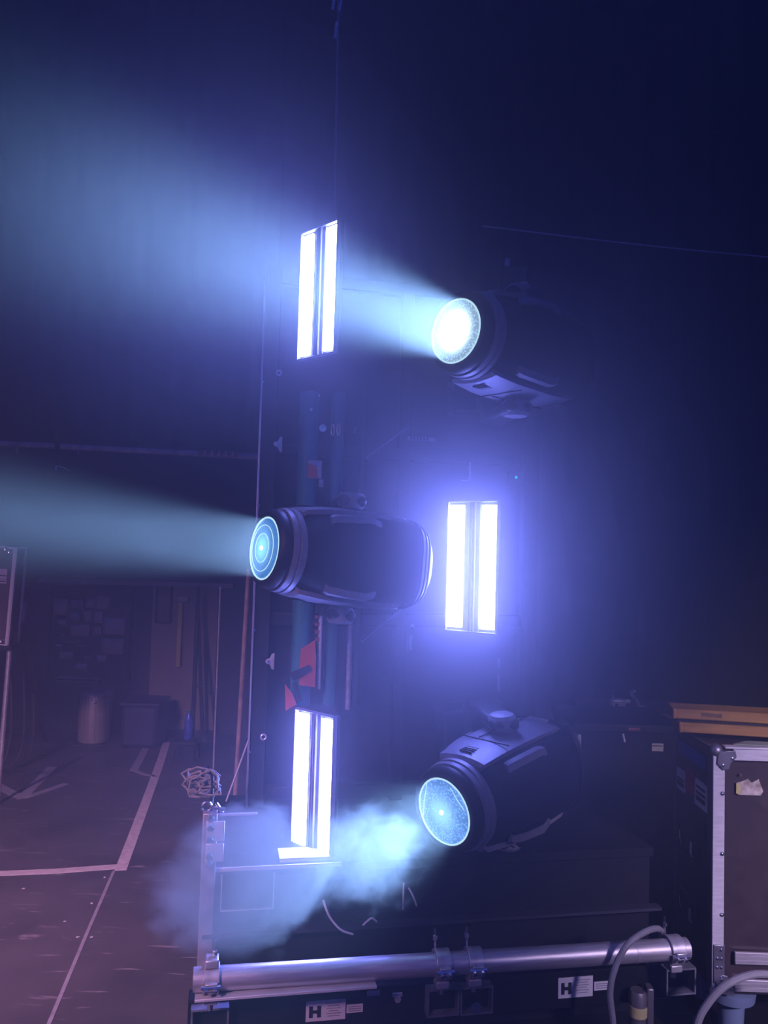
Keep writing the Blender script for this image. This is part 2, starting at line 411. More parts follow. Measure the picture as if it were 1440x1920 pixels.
pipe('leg', [(.20, .14, zt - .03), (G(84, 1390).x - a.x + .25, G(84, 1390).y - Y1 - .15, 0.01)], .016, M_black, sd)
pipe('leg', [(-.235, .14, zt - .03), (-.30, .3, 0.01)], .016, M_black, sd)
pipe('crossbar', [(-.23, -.135, .3), (.225, -.135, .3)], .01, M_steel, sd)
for k, (px, yy) in enumerate(((16, 5.1), (40, 5.2), (58, 5.3))):
    t0 = P(px, 1225 + 10 * k, yy); e0 = P(px + 6, 1405, yy)
    cbl = pipe('hanging_cable', smoothpath([t0, (t0.x + .03, yy, t0.z - .25), (e0.x - .02, yy, max(.12, e0.z)), (e0.x - .1, yy - .06, .012), (e0.x - .35, yy, .012)]), .009, mat('purple_grey_cable', (.05, .04, .05), .5), None, 8)
    tag(cbl, ('dark cable loop hanging closest to the small case stand leg', 'dark cable loop hanging between two others behind the small case stand', 'dark cable loop hanging nearest the silver bin')[k], 'cable', 'cables behind the left case')

# ================================================================== FLOOR TAPE
def strip(name, pts, wpx, mtl, label, parent=None, cat='tape', z=.0006):
    # flat tape strip on the floor along pixel centre line, wpx = real width
    g = [G(*p) for p in pts]; b = new(); L_ = []; R_ = []
    for i, p in enumerate(g):
        d = (g[min(i + 1, len(g) - 1)] - g[max(i - 1, 0)]); d.z = 0; d.normalize(); s = Vector((-d.y, d.x, 0)) * wpx / 2
        L_.append(p + s); R_.append(p - s)
    vb = []
    for l_, r_ in zip(L_, R_):
        vb.append([b.verts.new((l_.x, l_.y, 0.0002)), b.verts.new((r_.x, r_.y, .0002)), b.verts.new((r_.x, r_.y, z + .0008)), b.verts.new((l_.x, l_.y, z + .0008))])
    for a_, c_ in zip(vb, vb[1:]):
        for j in range(4): b.faces.new((a_[j], a_[(j + 1) % 4], c_[(j + 1) % 4], c_[j]))
    b.faces.new(vb[0]); b.faces.new(vb[-1][::-1])
    o = obj(name, b, mtl, parent)
    if parent is None: tag(o, label, cat)
    return o
M_tape = mat('worn_white_tape', (.66, .58, .60), .65, 0, .18, 30)
M_tape2 = mat('greyed_tape', (.36, .33, .38), .65, 0, .2, 30)
strip('floor_tape', [(-120, 1643), (100, 1634), (222, 1625)], .055, M_tape, 'bright pinkish tape running across the floor to the corner')
strip('floor_tape', [(226, 1632), (256, 1552), (286, 1470), (302, 1425), (312, 1392)], .052, M_tape, 'long tape line running back from the floor tape corner', z=.0016)
strip('floor_tape', [(213, 1634), (160, 1757), (60, 1995)], .013, M_tape2, 'thin pale seam line running towards the bottom edge')
strip('floor_tape', [(250, 1446), (262, 1425), (277, 1396)], .05, M_tape2, 'short dim tape angled near the crate')
strip('floor_tape', [(250, 1444), (270, 1452), (292, 1456)], .03, M_tape2, 'short dim tape meeting the long line', z=.0016)
ar = thing('tape_arrow', 'pale tape arrow stuck on the dark floor', 'tape', TM((0, 0, 0)))
strip('strip', [(40, 1497), (70, 1467), (98, 1438)], .06, M_tape2, '', ar); strip('strip', [(-8, 1471), (18, 1485), (44, 1497)], .06, M_tape2, '', ar, z=.0018)
strip('strip', [(46, 1496), (84, 1484), (124, 1470)], .04, M_tape2, '', ar, z=.0028)
# tiny scraps of paper on the floor
for i, (px, py) in enumerate(((44, 1666), (121, 1728), (172, 1694), (146, 1757), (172, 1757), (196, 1645))):
    g = G(px, py); b = new(); prism(b, [(-.006, -.003), (.005, -.004), (.007, .003), (-.002, .005)], .001)
    tag(obj('paper_scrap', b, M_white, mw=TM((g.x, g.y, .0002), i)), 'tiny white scrap lying on the pinkish floor', 'scrap', 'scraps on the floor')

# ================================================================== CART (base of the tower)
O = P(362, 1838, 1.75); YAW = R(11.0)
cu = Vector((math.cos(YAW), math.sin(YAW), 0)); cv = Vector((-math.sin(YAW), math.cos(YAW), 0))
CM = TM((O.x, O.y, 0), YAW)
def Lp(px, py, v):               # local (u, v, z) where the view ray meets the plane v = const
    d = ray(px, py); o = Vector((O.x, O.y, 0)) + cv * v
    s = (o - EYE).dot(cv) / d.dot(cv); q = EYE + d * s - Vector((O.x, O.y, 0))
    return Vector((q.dot(cu), v, q.z))
PZ = O.z
VF = 0.30                        # front face of the cart box
cart = thing('lighting_cart', 'black wheeled cart base carrying the lighting tower', 'cart', CM)
l0 = Lp(392, 1628, VF); l1 = Lp(1225, 1700, VF)
U0, U1, ZT = l0.x, l1.x, l0.z
ZB = 0.20
M_cart = mat('cart_black_ply', (.010, .010, .014), .7, 0, .2, 12, spec=.12)
box('deck', ((U0 + U1) / 2, VF + .3, ZT - .012), (U1 - U0, .6, .024), mat('deck_black', (.010, .010, .014), .75, 0, .2, 20, spec=.12), cart, .002)
box('front_panel', ((U0 + U1) / 2, VF + .02, (ZT + ZB) / 2 - .013), (U1 - U0 - .02, .02, ZT - ZB - .03), M_cart, cart)
box('back_panel', ((U0 + U1) / 2, VF + .585, (ZT + ZB) / 2 - .013), (U1 - U0 - .02, .02, ZT - ZB - .03), M_cart, cart)
for u in (U0 + .012, U1 - .012): box('side_panel', (u, VF + .3, (ZT + ZB) / 2 - .013), (.02, .56, ZT - ZB - .03), M_cart, cart)
# corner post on the left with bolts, shackle on top
zp = Lp(392, 1522, VF - .01).z
M_post = mat('worn_post', (.42, .38, .42), .45, .6, .3, 25)
po = box('corner_post', (U0 - .002, VF - .005, (zp + ZB) / 2), (.036, .036, zp - ZB), M_post, cart, .003)
for k, py in enumerate((1535, 1552, 1575, 1606, 1620)):
    z = Lp(396, py, VF - .03).z
    b = new(); lathe(b, [(VF - .024, .011), (VF - .031, .010), (VF - .034, .006)], 6, 'Y')
    for v in b.verts: v.co.x += U0; v.co.z += z
    obj('bolt', b, M_chrome, po)
for py, hh in ((1560, .05), (1600, .045)):
    z = Lp(396, py, VF - .03).z; box('gusset', (U0 + .012, VF - .026, z), (.045, .006, hh), M_zinc, po, .002)
b = new(); tube(b, [(U0 - .012 + .011 * math.cos(i * math.pi / 8), VF - .01, zp + .013 + .011 * math.sin(i * math.pi / 8)) for i in range(16)], .004, 8, closed=True); obj('lifting_eye', b, M_chrome, cart)
pipe('locking_pin', [(U0 + .002, VF - .012, zp + .012), (U0 + .035, VF - .014, zp + .006)], .005, M_chrome, cart)
pipe('locking_pin', [(U0 + .012, VF - .014, zp + .022), (U0 + .028, VF - .012, zp - .002)], .004, M_chrome, cart)
zt2 = Lp(430, 1527, VF).z
box('top_rail', (U0 + .065, VF, zt2), (.10, .012, .005), M_clamp, cart, .001)
# outlined hatch on the front panel
h0 = Lp(416, 1640, VF - .0); h1 = Lp(512, 1703, VF - .0)
ht = box('hatch', ((h0.x + h1.x) / 2, VF + .007, (h0.z + h1.z) / 2), (h1.x - h0.x, .008, h0.z - h1.z), M_cart, cart)
for c, s_ in (((h0.x, VF + .002, (h0.z + h1.z) / 2), (.0025, .006, h0.z - h1.z)), ((h1.x, VF + .002, (h0.z + h1.z) / 2), (.0025, .006, h0.z - h1.z)), (((h0.x + h1.x) / 2, VF + .002, h1.z), (h1.x - h0.x, .006, .0025))):
    box('hatch_edge', c, s_, M_edge, ht)
# lower ledge and sill
z2 = Lp(540, 1746, VF - .02).z
box('ledge', ((U0 + U1) / 2, VF - .012, z2), (U1 - U0 + .02, .03, .008), mat('ledge_steel', (.035, .035, .05), .5, .2, spec=.3), cart)
za = Lp(610, 1862, .05).z; zb2 = Lp(610, 1935, .05).z
sill = box('front_sill', (.54, .085, (za + zb2) / 2), (1.10, .05, za - zb2), M_cart, cart, .003)
l2 = Lp(365, 1872, -.02); l3 = Lp(705, 1850, -.02)
box('shelf_strip', ((l2.x + l3.x) / 2, .005, l2.z), (l3.x - l2.x, .075, .006), mat('shelf_alloy', (.70, .70, .76), .45, .3, .12, 10), cart, .001)
box('floor_frame', ((U0 + U1) / 2, .45, ZB - .02), (U1 - U0, .85, .05), M_steel, cart, .003)
for u in (U0 + .08, U1 - .08):
    for v in (.12, .78):
        b = new(); lathe(b, [(-.018, .03), (-.018, .058), (-.012, .062), (.012, .062), (.018, .058), (.018, .03)], 24, 'X')
        for q in b.verts: q.co += Vector((u, v, .064))
        ca = obj('castor_wheel', b, M_ink, cart)
        box('castor_fork', (u + .024, v, .108), (.005, .05, .10), M_clamp, ca); box('castor_fork', (u - .024, v, .108), (.005, .05, .10), M_clamp, ca)
        box('castor_plate', (u, v, .163), (.09, .09, .016), M_clamp, ca)
# stickers with a bold H
def sticker(px0, py0, px1, py1, sp, v=.0595):
    a = Lp(px0, py0, v); c = Lp(px1, py1, v); w_, h_ = c.x - a.x, a.z - c.z
    s = box('sticker', ((a.x + c.x) / 2, v, (a.z + c.z) / 2), (w_, .0016, h_), M_white, sill)
    tag(s, 'white sticker with a bold black H and small print')
    hx, hz, hw, hh = a.x + w_ * .23, (a.z + c.z) / 2 - h_ * .03, w_ * .30, h_ * .56
    b = new()
    for dx in (-1, 1): bx(b, (hx + dx * hw * .34, v - .0012, hz), (hw * .32, .001, hh))
    bx(b, (hx, v - .0012, hz), (hw * .5, .001, hh * .28)); obj('letter_h', b, M_ink, sill)
    b = new()
    for k in range(6): bx(b, (a.x + w_ * .70, v - .0012, a.z - h_ * (.16 + .125 * k)), (w_ * (.42, .30, .36, .25, .38, .30)[k], .0008, h_ * .035))
    obj('small_print', b, M_greyink, sill)
    a2 = Lp(px1 + 3, sp[0], v); c2 = Lp(sp[2], sp[1], v)
    box('sticker', ((a2.x + c2.x) / 2, v, (a2.z + c2.z) / 2), (c2.x - a2.x, .0016, a2.z - c2.z), M_white, sill)
    b = new()
    for k in range(3): bx(b, ((a2.x + c2.x) / 2, v - .0012, a2.z - (a2.z - c2.z) * (.25 + .25 * k)), ((c2.x - a2.x) * .8, .0008, (a2.z - c2.z) * .1))
    obj('small_print', b, M_greyink, sill)
sticker(574, 1878, 647, 1910, (1884, 1897, 680)); sticker(1047, 1834, 1111, 1867, (1841, 1855, 1141))
tp = Lp(700, 1862, .06); box('tape_patch', (tp.x, .0592, tp.z), (.03, .001, .012), M_tape2, sill)
wn = Lp(745, 1872, .05)
b = new(); lathe(b, [(-.006, .008), (.006, .008)], 6, 'Y')
for v in b.verts: v.co += wn
wing = obj('wing_nut', b, M_clamp, sill); box('wing', (wn.x, wn.y, wn.z + .008), (.022, .004, .008), M_clamp, wing)
# pocket brackets under the clamps
def pocket(px0, py0, px1, py1, v=.035):
    a = Lp(px0, py0, v); c = Lp(px1, py1, v); w_, h_ = c.x - a.x, a.z - c.z; x, z = (a.x + c.x) / 2, (a.z + c.z) / 2; t = .004
    b = new()
    o_ = [(-w_ / 2, -h_ / 2), (w_ / 2, -h_ / 2), (w_ / 2, h_ / 2), (-w_ / 2, h_ / 2)]; i_ = [(p[0] * (1 - 2 * t / w_), p[1] * (1 - 2 * t / h_)) for p in o_]
    for q in range(2):
        pass
    F0 = [[b.verts.new((x + p[0], v + dv, z + p[1])) for p in poly] for dv in (0, .03) for poly in (o_, i_)]
    for j in range(4):
        k = (j + 1) % 4
        b.faces.new((F0[0][j], F0[0][k], F0[1][k], F0[1][j])); b.faces.new((F0[2][j], F0[3][j], F0[3][k], F0[2][k]))
        b.faces.new((F0[0][j], F0[2][j], F0[2][k], F0[0][k])); b.faces.new((F0[1][j], F0[1][k], F0[3][k], F0[3][j]))
    return obj('tube_pocket', b, mat('pocket_steel', (.20, .20, .24), .4, .3, .3, 30), cart)
pocket(358, 1895, 428, 1940); pocket(802, 1857, 861, 1904); pocket(864, 1853, 924, 1900); pocket(1250, 1819, 1305, 1864)
bs = Lp(888, 1881, .05)
b = new(); lathe(b, [(.03, .014), (.05, .016), (.058, .010)], 8, 'Y')
for v in b.verts: v.co.x += bs.x; v.co.z += bs.z
obj('bolt', b, M_chrome, cart)

# the long pipe and its clamps
u_r = Lp(1287, 1778, 0); PR = .0245
lp0 = Lp(362, 1837, 0); lp1 = u_r
pp = thing('aluminium_pipe', 'long scratched aluminium pipe clamped across the cart front', 'pipe', CM)
dirp = (lp1 - lp0).normalized()
b = new(); n = 36; rings = []
xa, ya = frame_of(dirp)
for q, r_ in ((lp0 + dirp * .003, PR - .004), (lp0, PR - .003), (lp0 + dirp * .0, PR), (lp1, PR), (lp1, PR - .003), (lp1 - dirp * .003, PR - .004)):
    rings.append([q + (xa * math.cos(2 * math.pi * j / n) + ya * math.sin(2 * math.pi * j / n)) * r_ for j in range(n)])
loft(b, rings); obj('tube', b, M_alu, pp)
for px in (1137, 1190):
    q = lp0 + dirp * (Lp(px, 1785, 0).x - lp0.x) / dirp.x; b = new(); tube(b, [q - dirp * .004, q + dirp * .004], PR + .0007, 36); obj('wear_ring', b, M_clamp, pp)
def clamp(px, py, stud, lab):
    q0 = Lp(px, py, 0); q = lp0 + dirp * ((q0.x - lp0.x) / dirp.x)
    o = thing('pipe_clamp', lab, 'clamp', CM @ Matrix.Translation(q), 'clamps on the long pipe')
    hw = .017
    b = new(); seg = 20; rings = []
    for a0, rr in ((0, 1),):
        for sgn in (-1, 1):
            pass
    # two half shells
    for nm, a0, a1 in (('upper_jaw', R(8), R(172)), ('lower_jaw', R(188), R(352))):
        b = new(); secs = []
        for i in range(15):
            a_ = a0 + (a1 - a0) * i / 14; cs, sn = math.cos(a_), math.sin(a_)
            ri, ro = PR + .0008, PR + .0078
            secs.append([Vector((-hw, cs * ri, sn * ri)), Vector((hw, cs * ri, sn * ri)), Vector((hw, cs * ro, sn * ro)), Vector((-hw, cs * ro, sn * ro))])
        loft(b, secs); obj(nm, b, M_clamp, o, .001)
    for s in (-1, 1):
        box('hinge_block', (0, s * (PR + .009), 0), (hw * 1.5, .012, .016), M_clamp, o, .002)
    pipe('hinge_pin', [(-hw - .003, -(PR + .012), 0), (hw + .003, -(PR + .012), 0)], .0045, M_chrome, o)
    for s in (-1, 1):
        pipe('bolt_head', [(s * hw * .55, -(PR + .012), -.006), (s * hw * .55, -(PR + .019), -.008)], .005, M_chrome, o, 6)
    box('foot', (0, 0, -(PR + .014)), (hw * 1.7, .036, .016), M_clamp, o, .002)
    pipe('foot_bolt', [(0, 0, -(PR + .02)), (0, 0, -(PR + .04))], .006, M_chrome, o, 8)
    if stud:
        box('saddle', (0, -.004, PR + .014), (hw * 1.7, .034, .018), M_clamp, o, .003)
        pipe('stud', [(.004, 0, PR + .02), (.006, 0, PR + .055)], .0035, M_chrome, o, 8)
        pipe('nut', [(.0045, 0, PR + .026), (.005, 0, PR + .033)], .0075, M_chrome, o, 6)
    else:
        pipe('stud', [(-.010, .02, PR + .0), (-.012, .02, PR + .045)], .003, M_chrome, o, 8)
        pipe('nut', [(-.0118, .02, PR + .022), (-.0118, .02, PR + .030)], .006, M_chrome, o, 6)
    return o
clamp(396, 1838, True, 'alloy clamp with tall stud at the pipe end on the open floor side')
clamp(828, 1806, False, 'alloy pipe clamp beside another, the one nearer the first H sticker')
clamp(888, 1803, False, 'alloy pipe clamp beside another, the one nearer the grey cable')
clamp(1262, 1783, False, 'alloy clamp at the pipe end by the large flight case')

# ================================================================== TOWER FRAME
VT = .80
t0 = Lp(498, 505, VT); t1 = Lp(461, 1525, VT)
TU0 = (t0.x + t1.x) / 2; TU1 = TU0 + .92; TZ0 = ZT; TZ1 = t0.z
tower = thing('lighting_tower', 'tall black tower frame with bright aluminium left edge on the cart', 'tower', CM @ Matrix.Translation((TU0, VT, TZ0)))
TWh = TZ1 - TZ0; TW = TU1 - TU0
def T(px, py, dv=0):             # tower-local position of a pixel at dv in front of the frame
    q = Lp(px, py, VT - dv); return q - Vector((TU0, VT, TZ0))
M_panel = mat('tower_panel_black', (.014, .014, .018), .7, 0, .2, 10, spec=.15)
box('edge_strip', (0, -.028, TWh / 2), (.007, .012, TWh), mat('polished_edge', (.82, .76, .82), .3, .9, .1, 9, (1, 1, 3)), tower, .0015)
box('upright', (.028, 0, TWh / 2), (.05, .05, TWh), M_steel, tower, .003)
box('upright', (TW, 0, TWh / 2), (.05, .05, TWh), M_steel, tower, .003)
box('upright', (TW * .52, .01, TWh / 2), (.04, .04, TWh), M_steel, tower, .003)
for f in (0.02, .34, .66, .985): box('crossbar', (TW / 2, .008, TWh * f), (TW - .05, .036, .04), M_steel, tower, .003)
for c in range(2):
    for r_ in range(3):
        box('back_panel', (TW * (.275 + .48 * c), .035, TWh * (.18 + .32 * r_)), (TW * .475, .012, TWh * .318), M_panel, tower)
for z in (.1, .32, .55, .78): 
    pipe('edge_screw', [(.004, -.034, TWh * z), (.004, -.038, TWh * z)], .004, M_chrome, tower, 8)
# left bay tubes with teal beam light in their colour, dark tubes beside
def vtube(nm, px, y0, y1, r, m, dv):
    a, c = T(px, y0, dv), T(px, y1, dv); return pipe(nm, [(c.x, c.y, c.z), (c.x, c.y, a.z)], r, m, tower, 16)
vtube('teal_lit_tube', 562, 735, 1320, .032, M_teal, .05); vtube('teal_lit_tube', 617, 735, 1320, .022, M_teal, .05)
vtube('dark_tube', 667, 740, 1320, .012, M_steel, .045); vtube('dark_tube', 652, 1150, 1330, .009, M_clamp, .07)
vtube('silver_tube', 597, 1150, 1292, .007, M_edge, .09)
for k in range(4):
    q = T(595, 1160 + 14 * k, .092); pipe('red_band', [(q.x, q.y, q.z), (q.x, q.y, q.z + .011)], .0078, mat('red_tape', (.30, .05, .06), .6), tower, 12)
# keyhole latch plates on the left upright
for px, py in ((522, 833), (507, 1240)):
    q = T(px, py, .028)
    b = new(); prism(b, [(.012, -.026), (.012, .026), (.004, .024), (-.002, .010), (-.013, .006), (-.016, 0), (-.013, -.006), (-.002, -.010), (.004, -.024)], .004, Matrix.Translation(q) @ Matrix.Rotation(R(90), 4, 'X'))
    lt = tag(obj('latch_plate', b, M_zinc, tower, .0008), 'pale humped latch plate')
    pipe('latch_bolt', [(q.x - .006, q.y - .003, q.z), (q.x - .006, q.y - .009, q.z)], .005, M_chrome, lt, 8)
for px, py in ((494, 1382), (523, 699)):
    q = T(px, py, .03); b = new(); tube(b, [(q.x + .008 * math.cos(i * math.pi / 6), q.y, q.z + .008 * math.sin(i * math.pi / 6)) for i in range(12)], .0028, 6, closed=True); obj('ring_bolt', b, M_clamp, tower)
# bolts and eye plates on the tubes
for px, py, r_ in ((605, 803, .009), (583, 768, .004), (598, 742, .003)):
    q = T(px, py, .09); b = new(); lathe(b, [(0, r_ * 1.3), (-.004, r_ * 1.3), (-.004, r_ * .8), (-.011, r_ * .8), (-.012, r_ * .3)], 12, 'Y')
    for v in b.verts: v.co += q
    obj('bolt', b, M_chrome, tower)
for px in (624, 635):
    q = T(px, 806, .08); b = new(); tube(b, [(q.x + .005 * math.cos(i * math.pi / 8), q.y, q.z + .018 * math.sin(i * math.pi / 8)) for i in range(16)], .002, 6, closed=True); obj('shackle', b, M_chrome, tower)
q = T(665, 808, .075); pipe('split_pin', [(q.x - .002, q.y, q.z - .01), (q.x + .003, q.y, q.z + .012)], .0025, M_chrome, tower, 6)
# orange and white tag
q = T(590, 880, .095)
ot = box('tag_plate', (q.x, q.y, q.z), (.044, .003, .056), mat('tag_grey', (.40, .38, .42), .6), tower, .001)
b = new(); prism(b, [(-.021, -.027), (.012, -.027), (.004, .012), (-.021, .018)], .001, Matrix.Translation((q.x, q.y - .0015, q.z)) @ Matrix.Rotation(R(90), 4, 'X')); tag(obj('orange_patch', b, M_orange, ot), 'orange patch on the tag')
pipe('tag_button', [(q.x + .008, q.y - .001, q.z + .016), (q.x + .008, q.y - .006, q.z + .016)], .006, M_chrome, ot, 10)
q = T(602, 906, .095); box('small_label', (q.x, q.y, q.z), (.014, .002, .024), mat('tag_grey', (.40, .38, .42), .6), tower)
# orange ratchet hooks
def flat(nm, pxs, dv, th, m, par, lab=None):
    c = T(*pxs[0], dv); b = new(); pl_ = []
    for p in pxs:
        q = T(*p, dv); pl_.append((q.x - c.x, q.z - c.z))
    prism(b, pl_, th, Matrix.Translation(c) @ Matrix.Rotation(R(90), 4, 'X'))
    o = obj(nm, b, m, par, .001)
    if lab: tag(o, lab)
    return o
flat('strap_guard', [(564, 1216), (590, 1200), (592, 1232), (590, 1288), (560, 1284), (561, 1256)], .105, .01, M_orange, tower, 'orange plastic strap guard')
flat('strap_guard', [(534, 1282), (548, 1300), (556, 1320), (535, 1332)], .105, .01, M_orange, tower, 'orange plastic strap guard')
flat('strap', [(541, 1262), (580, 1246), (583, 1256), (550, 1276)], .12, .006, M_black, tower)
flat('strap', [(548, 1280), (556, 1276), (566, 1312), (556, 1318)], .12, .006, M_black, tower)
# diagonal braces, ID strip, angle bracket
for (x0, y0, x1, y1) in ((685, 860, 766, 800), (672, 1208, 752, 1143)):
    a_, c_ = T(x0, y0, .05), T(x1, y1, .05); pipe('diagonal_brace', [a_, c_], .0035, mat('brace_grey', (.35, .34, .40), .5, .4), tower, 8)
a_, c_ = T(764, 817, .03), T(816, 829, .03)
idp = box('number_strip', ((a_.x + c_.x) / 2, a_.y, (a_.z + c_.z) / 2), (c_.x - a_.x, .003, .013), mat('strip_grey', (.42, .40, .46), .6), tower)
for k in range(6): box('print_mark', (a_.x + .012 + .011 * k, a_.y - .002, (a_.z + c_.z) / 2 + .001), (.006, .001, .008), M_ink, idp)
a_, c_ = T(881, 868, .06), T(864, 901, .06)
pipe('angle_hook', [(a_.x, a_.y, a_.z), (a_.x, a_.y, c_.z + .004), (a_.x - .004, a_.y, c_.z), (c_.x, c_.y, c_.z)], .0028, M_zinc, tower, 8)
a_ = T(770, 1205, .05); box('tab', (a_.x, a_.y, a_.z), (.013, .006, .05), mat('strip_grey', (.42, .40, .46), .6), tower, .002)
b = new(); lathe(b, [(0, .007), (-.006, .006)], 12, 'Y')
for v in b.verts: v.co += T(773, 1175, .05)
obj('bolt', b, M_clamp, tower)
for y0, y1 in ((1235, 1252), (1266, 1295)):
    a_, c_ = T(935, y0, .06), T(935, y1, .06); pipe('wire_end', [a_, c_], .002, M_zinc, tower, 6)
a_ = T(967, 895, .03)
b = new(); lathe(b, [(-.004, .005), (-.007, .004), (-.008, .001)], 12, 'Y')
for v in b.verts: v.co += a_
led = obj('indicator_led', b, emat('cyan_led', (.0, .45, .9), 3.0), tower); tag(led, 'glowing cyan indicator light')
box('indicator_box', (a_.x, a_.y + .012, a_.z), (.05, .03, .04), M_black, tower, .003)

def TY(x): return O.y + (VT + (x - O.x) * math.sin(YAW)) / math.cos(YAW)
# ================================================================== LED STROBE PANELS
M_led = emat('led_white_violet', (.18, .215, 1.0), 115.0, (.20, .235, 1.0), 200)
M_fin = mat('panel_divider', (.30, .28, .34), .4, .3, .1, 40)
def strobe(px, py, Y, yaw, lab, Wd=.150, Hd=.358, g=.052):
    c = P(px, py, Y)
    o = thing('strobe_panel', lab, 'strobe light', Matrix.Translation(c + Vector((0, 0, -Hd / 2))) @ Matrix.Rotation(yaw, 4, 'Z'), 'double-bar strobe panels on the tower')
    # local: face looks to -Y
    h = Hd / 2
    box('housing', (0, .012, h), (Wd + .010, .014, Hd + .022), M_black, o, .003)
    box('driver_box', (-.01, .040, h), (Wd * .55, .045, Hd * .8), M_black, o, .006)
    sw = (Wd - g) / 2
    for s in (-1, 1):
        bar = box('led_bar', (s * (g / 2 + sw / 2), 0.0, h), (sw - .006, .008, Hd - .006), M_led, o)
    for x in (-Wd / 2 - .004, Wd / 2 + .004): box('side_lip', (x, -.001, h), (.004, .014, Hd + .022), M_fin, o, .001)
    for z in (-.008, Hd + .008): box('end_lip', (0, -.001, z), (Wd + .012, .014, .004), M_fin, o, .001)
    for k in range(3): box('divider_fin', ((k - 1) * .0085, -.001, h), (.004, .012, Hd + .01), M_fin, o, .001)
    box('divider_bed', (0, .002, h), (g - .006, .006, Hd + .01), mat('divider_grey', (.12, .115, .14), .5, .2), o)
    for z in (.06, Hd - .06):
        b = new()
        for k in range(6): bx(b, (-Wd / 2 + .012 + sw, -.0055, z + .006 * k), (.003, .002, .003))
        obj('vent_dots', b, M_ink, o)
    bk = Matrix.Rotation(-yaw, 3, 'Z') @ Vector((0, 1, 0)); gap = (TY(c.x) - c.y) - .03
    for z in (.08, Hd - .08): pipe('mount_arm', [bk * .03 + Vector((0, .02, z)), bk * gap + Vector((0, 0, z))], .010, M_steel, o)
    return o
strobe(597.5, 547, 2.25, R(-44), 'glowing double-bar strobe panel at the top, above the keyhole latch')
strobe(885, 1062, 2.30, R(-32), 'glowing double-bar strobe panel beside the sideways moving head')
strobe(588, 1467, 2.20, R(-44), 'glowing double-bar strobe panel at the bottom, over the white foot plate')

# white foot plate under the lowest panel
f0 = Lp(524, 1624, VF + .012); f1 = Lp(622, 1624, VF + .012)
fpl = thing('foot_plate', 'white plate lit brightly under the lowest strobe panel', 'plate', CM @ Matrix.Translation(((f0.x + f1.x) / 2, VF + .012, ZT)))
fw_ = f1.x - f0.x
box('plate', (0, .045, .003), (fw_, .09, .005), M_white, fpl, .001)
box('base_lip', (0, .003, .008), (fw_, .005, .006), M_white, fpl, .001)
for k in range(4): box('print_mark', (-fw_ / 2 + .016 + .009 * k, .078, .0057), (.005, .006, .0008), M_greyink, fpl)
e1 = Lp(640, 1628, VF).x
box('deck_lit_edge', ((U0 + e1) / 2, VF - .002, ZT - .004), (e1 - U0, .006, .010), M_edge, cart, .001)  # pale strip stands for the panel's light along this stretch of deck edge

# ================================================================== MOVING HEADS
def lens_mat(name, base, strength, core, core_r, speck):
    m = bpy.data.materials.new(name); t = nt(m); N = t.nodes; L = t.links
    out = N.new('ShaderNodeOutputMaterial'); e = N.new('ShaderNodeEmission'); gl = N.new('ShaderNodeBsdfGlossy'); ad = N.new('ShaderNodeAddShader')
    gl.inputs['Roughness'].default_value = .08; gl.inputs['Color'].default_value = (.08, .08, .09, 1)
    L.new(e.outputs[0], ad.inputs[0]); L.new(gl.outputs[0], ad.inputs[1]); L.new(ad.outputs[0], out.inputs[0])
    tc = N.new('ShaderNodeTexCoord'); sx = N.new('ShaderNodeSeparateXYZ'); L.new(tc.outputs['Object'], sx.inputs[0])
    cb_ = N.new('ShaderNodeCombineXYZ'); L.new(sx.outputs['Y'], cb_.inputs[0]); L.new(sx.outputs['Z'], cb_.inputs[1])
    ln = N.new('ShaderNodeVectorMath'); ln.operation = 'LENGTH'; L.new(cb_.outputs[0], ln.inputs[0])
    mr = N.new('ShaderNodeMapRange'); mr.interpolation_type = 'SMOOTHSTEP'; mr.inputs['From Min'].default_value = core_r; mr.inputs['From Max'].default_value = core_r * .15
    L.new(ln.outputs['Value'], mr.inputs[0])
    vo = N.new('ShaderNodeTexVoronoi'); vo.inputs['Scale'].default_value = 190; L.new(tc.outputs['Object'], vo.inputs['Vector'])
    r_ = N.new('ShaderNodeValToRGB'); r_.color_ramp.elements[0].position = .0; r_.color_ramp.elements[1].position = .5
    r_.color_ramp.elements[0].color = (1 + speck,) * 3 + (1,); r_.color_ramp.elements[1].color = (1 - speck * .4,) * 3 + (1,)
    L.new(vo.outputs['Distance'], r_.inputs[0])
    mu = N.new('ShaderNodeMix'); mu.data_type = 'RGBA'; mu.blend_type = 'MULTIPLY'; mu.inputs[0].default_value = 1
    mu.inputs[6].default_value = (*base, 1); L.new(r_.outputs[0], mu.inputs[7])
    mx = N.new('ShaderNodeMix'); mx.data_type = 'RGBA'; mx.inputs[7].default_value = (*core, 1)
    L.new(mr.outputs[0], mx.inputs[0]); L.new(mu.outputs[2], mx.inputs[6]); L.new(mx.outputs[2], e.inputs[0])
    e.inputs[1].default_value = strength
    m.cycles.emission_sampling = 'NONE'
    return m
M_ring = emat('lit_lens_rim', (.55, .85, 1.0), 1.1)
LR = .0785
BEAM = (.28, .53, 1.0)
def sect(x, hy, hz, n=40, p=3.2):
    out_ = []
    for j in range(n):
        a_ = 2 * math.pi * j / n; c, s = math.cos(a_), math.sin(a_)
        out_.append(Vector((x, hy * math.copysign(abs(c) ** (2 / p), c), hz * math.copysign(abs(s) ** (2 / p), s))))
    return out_
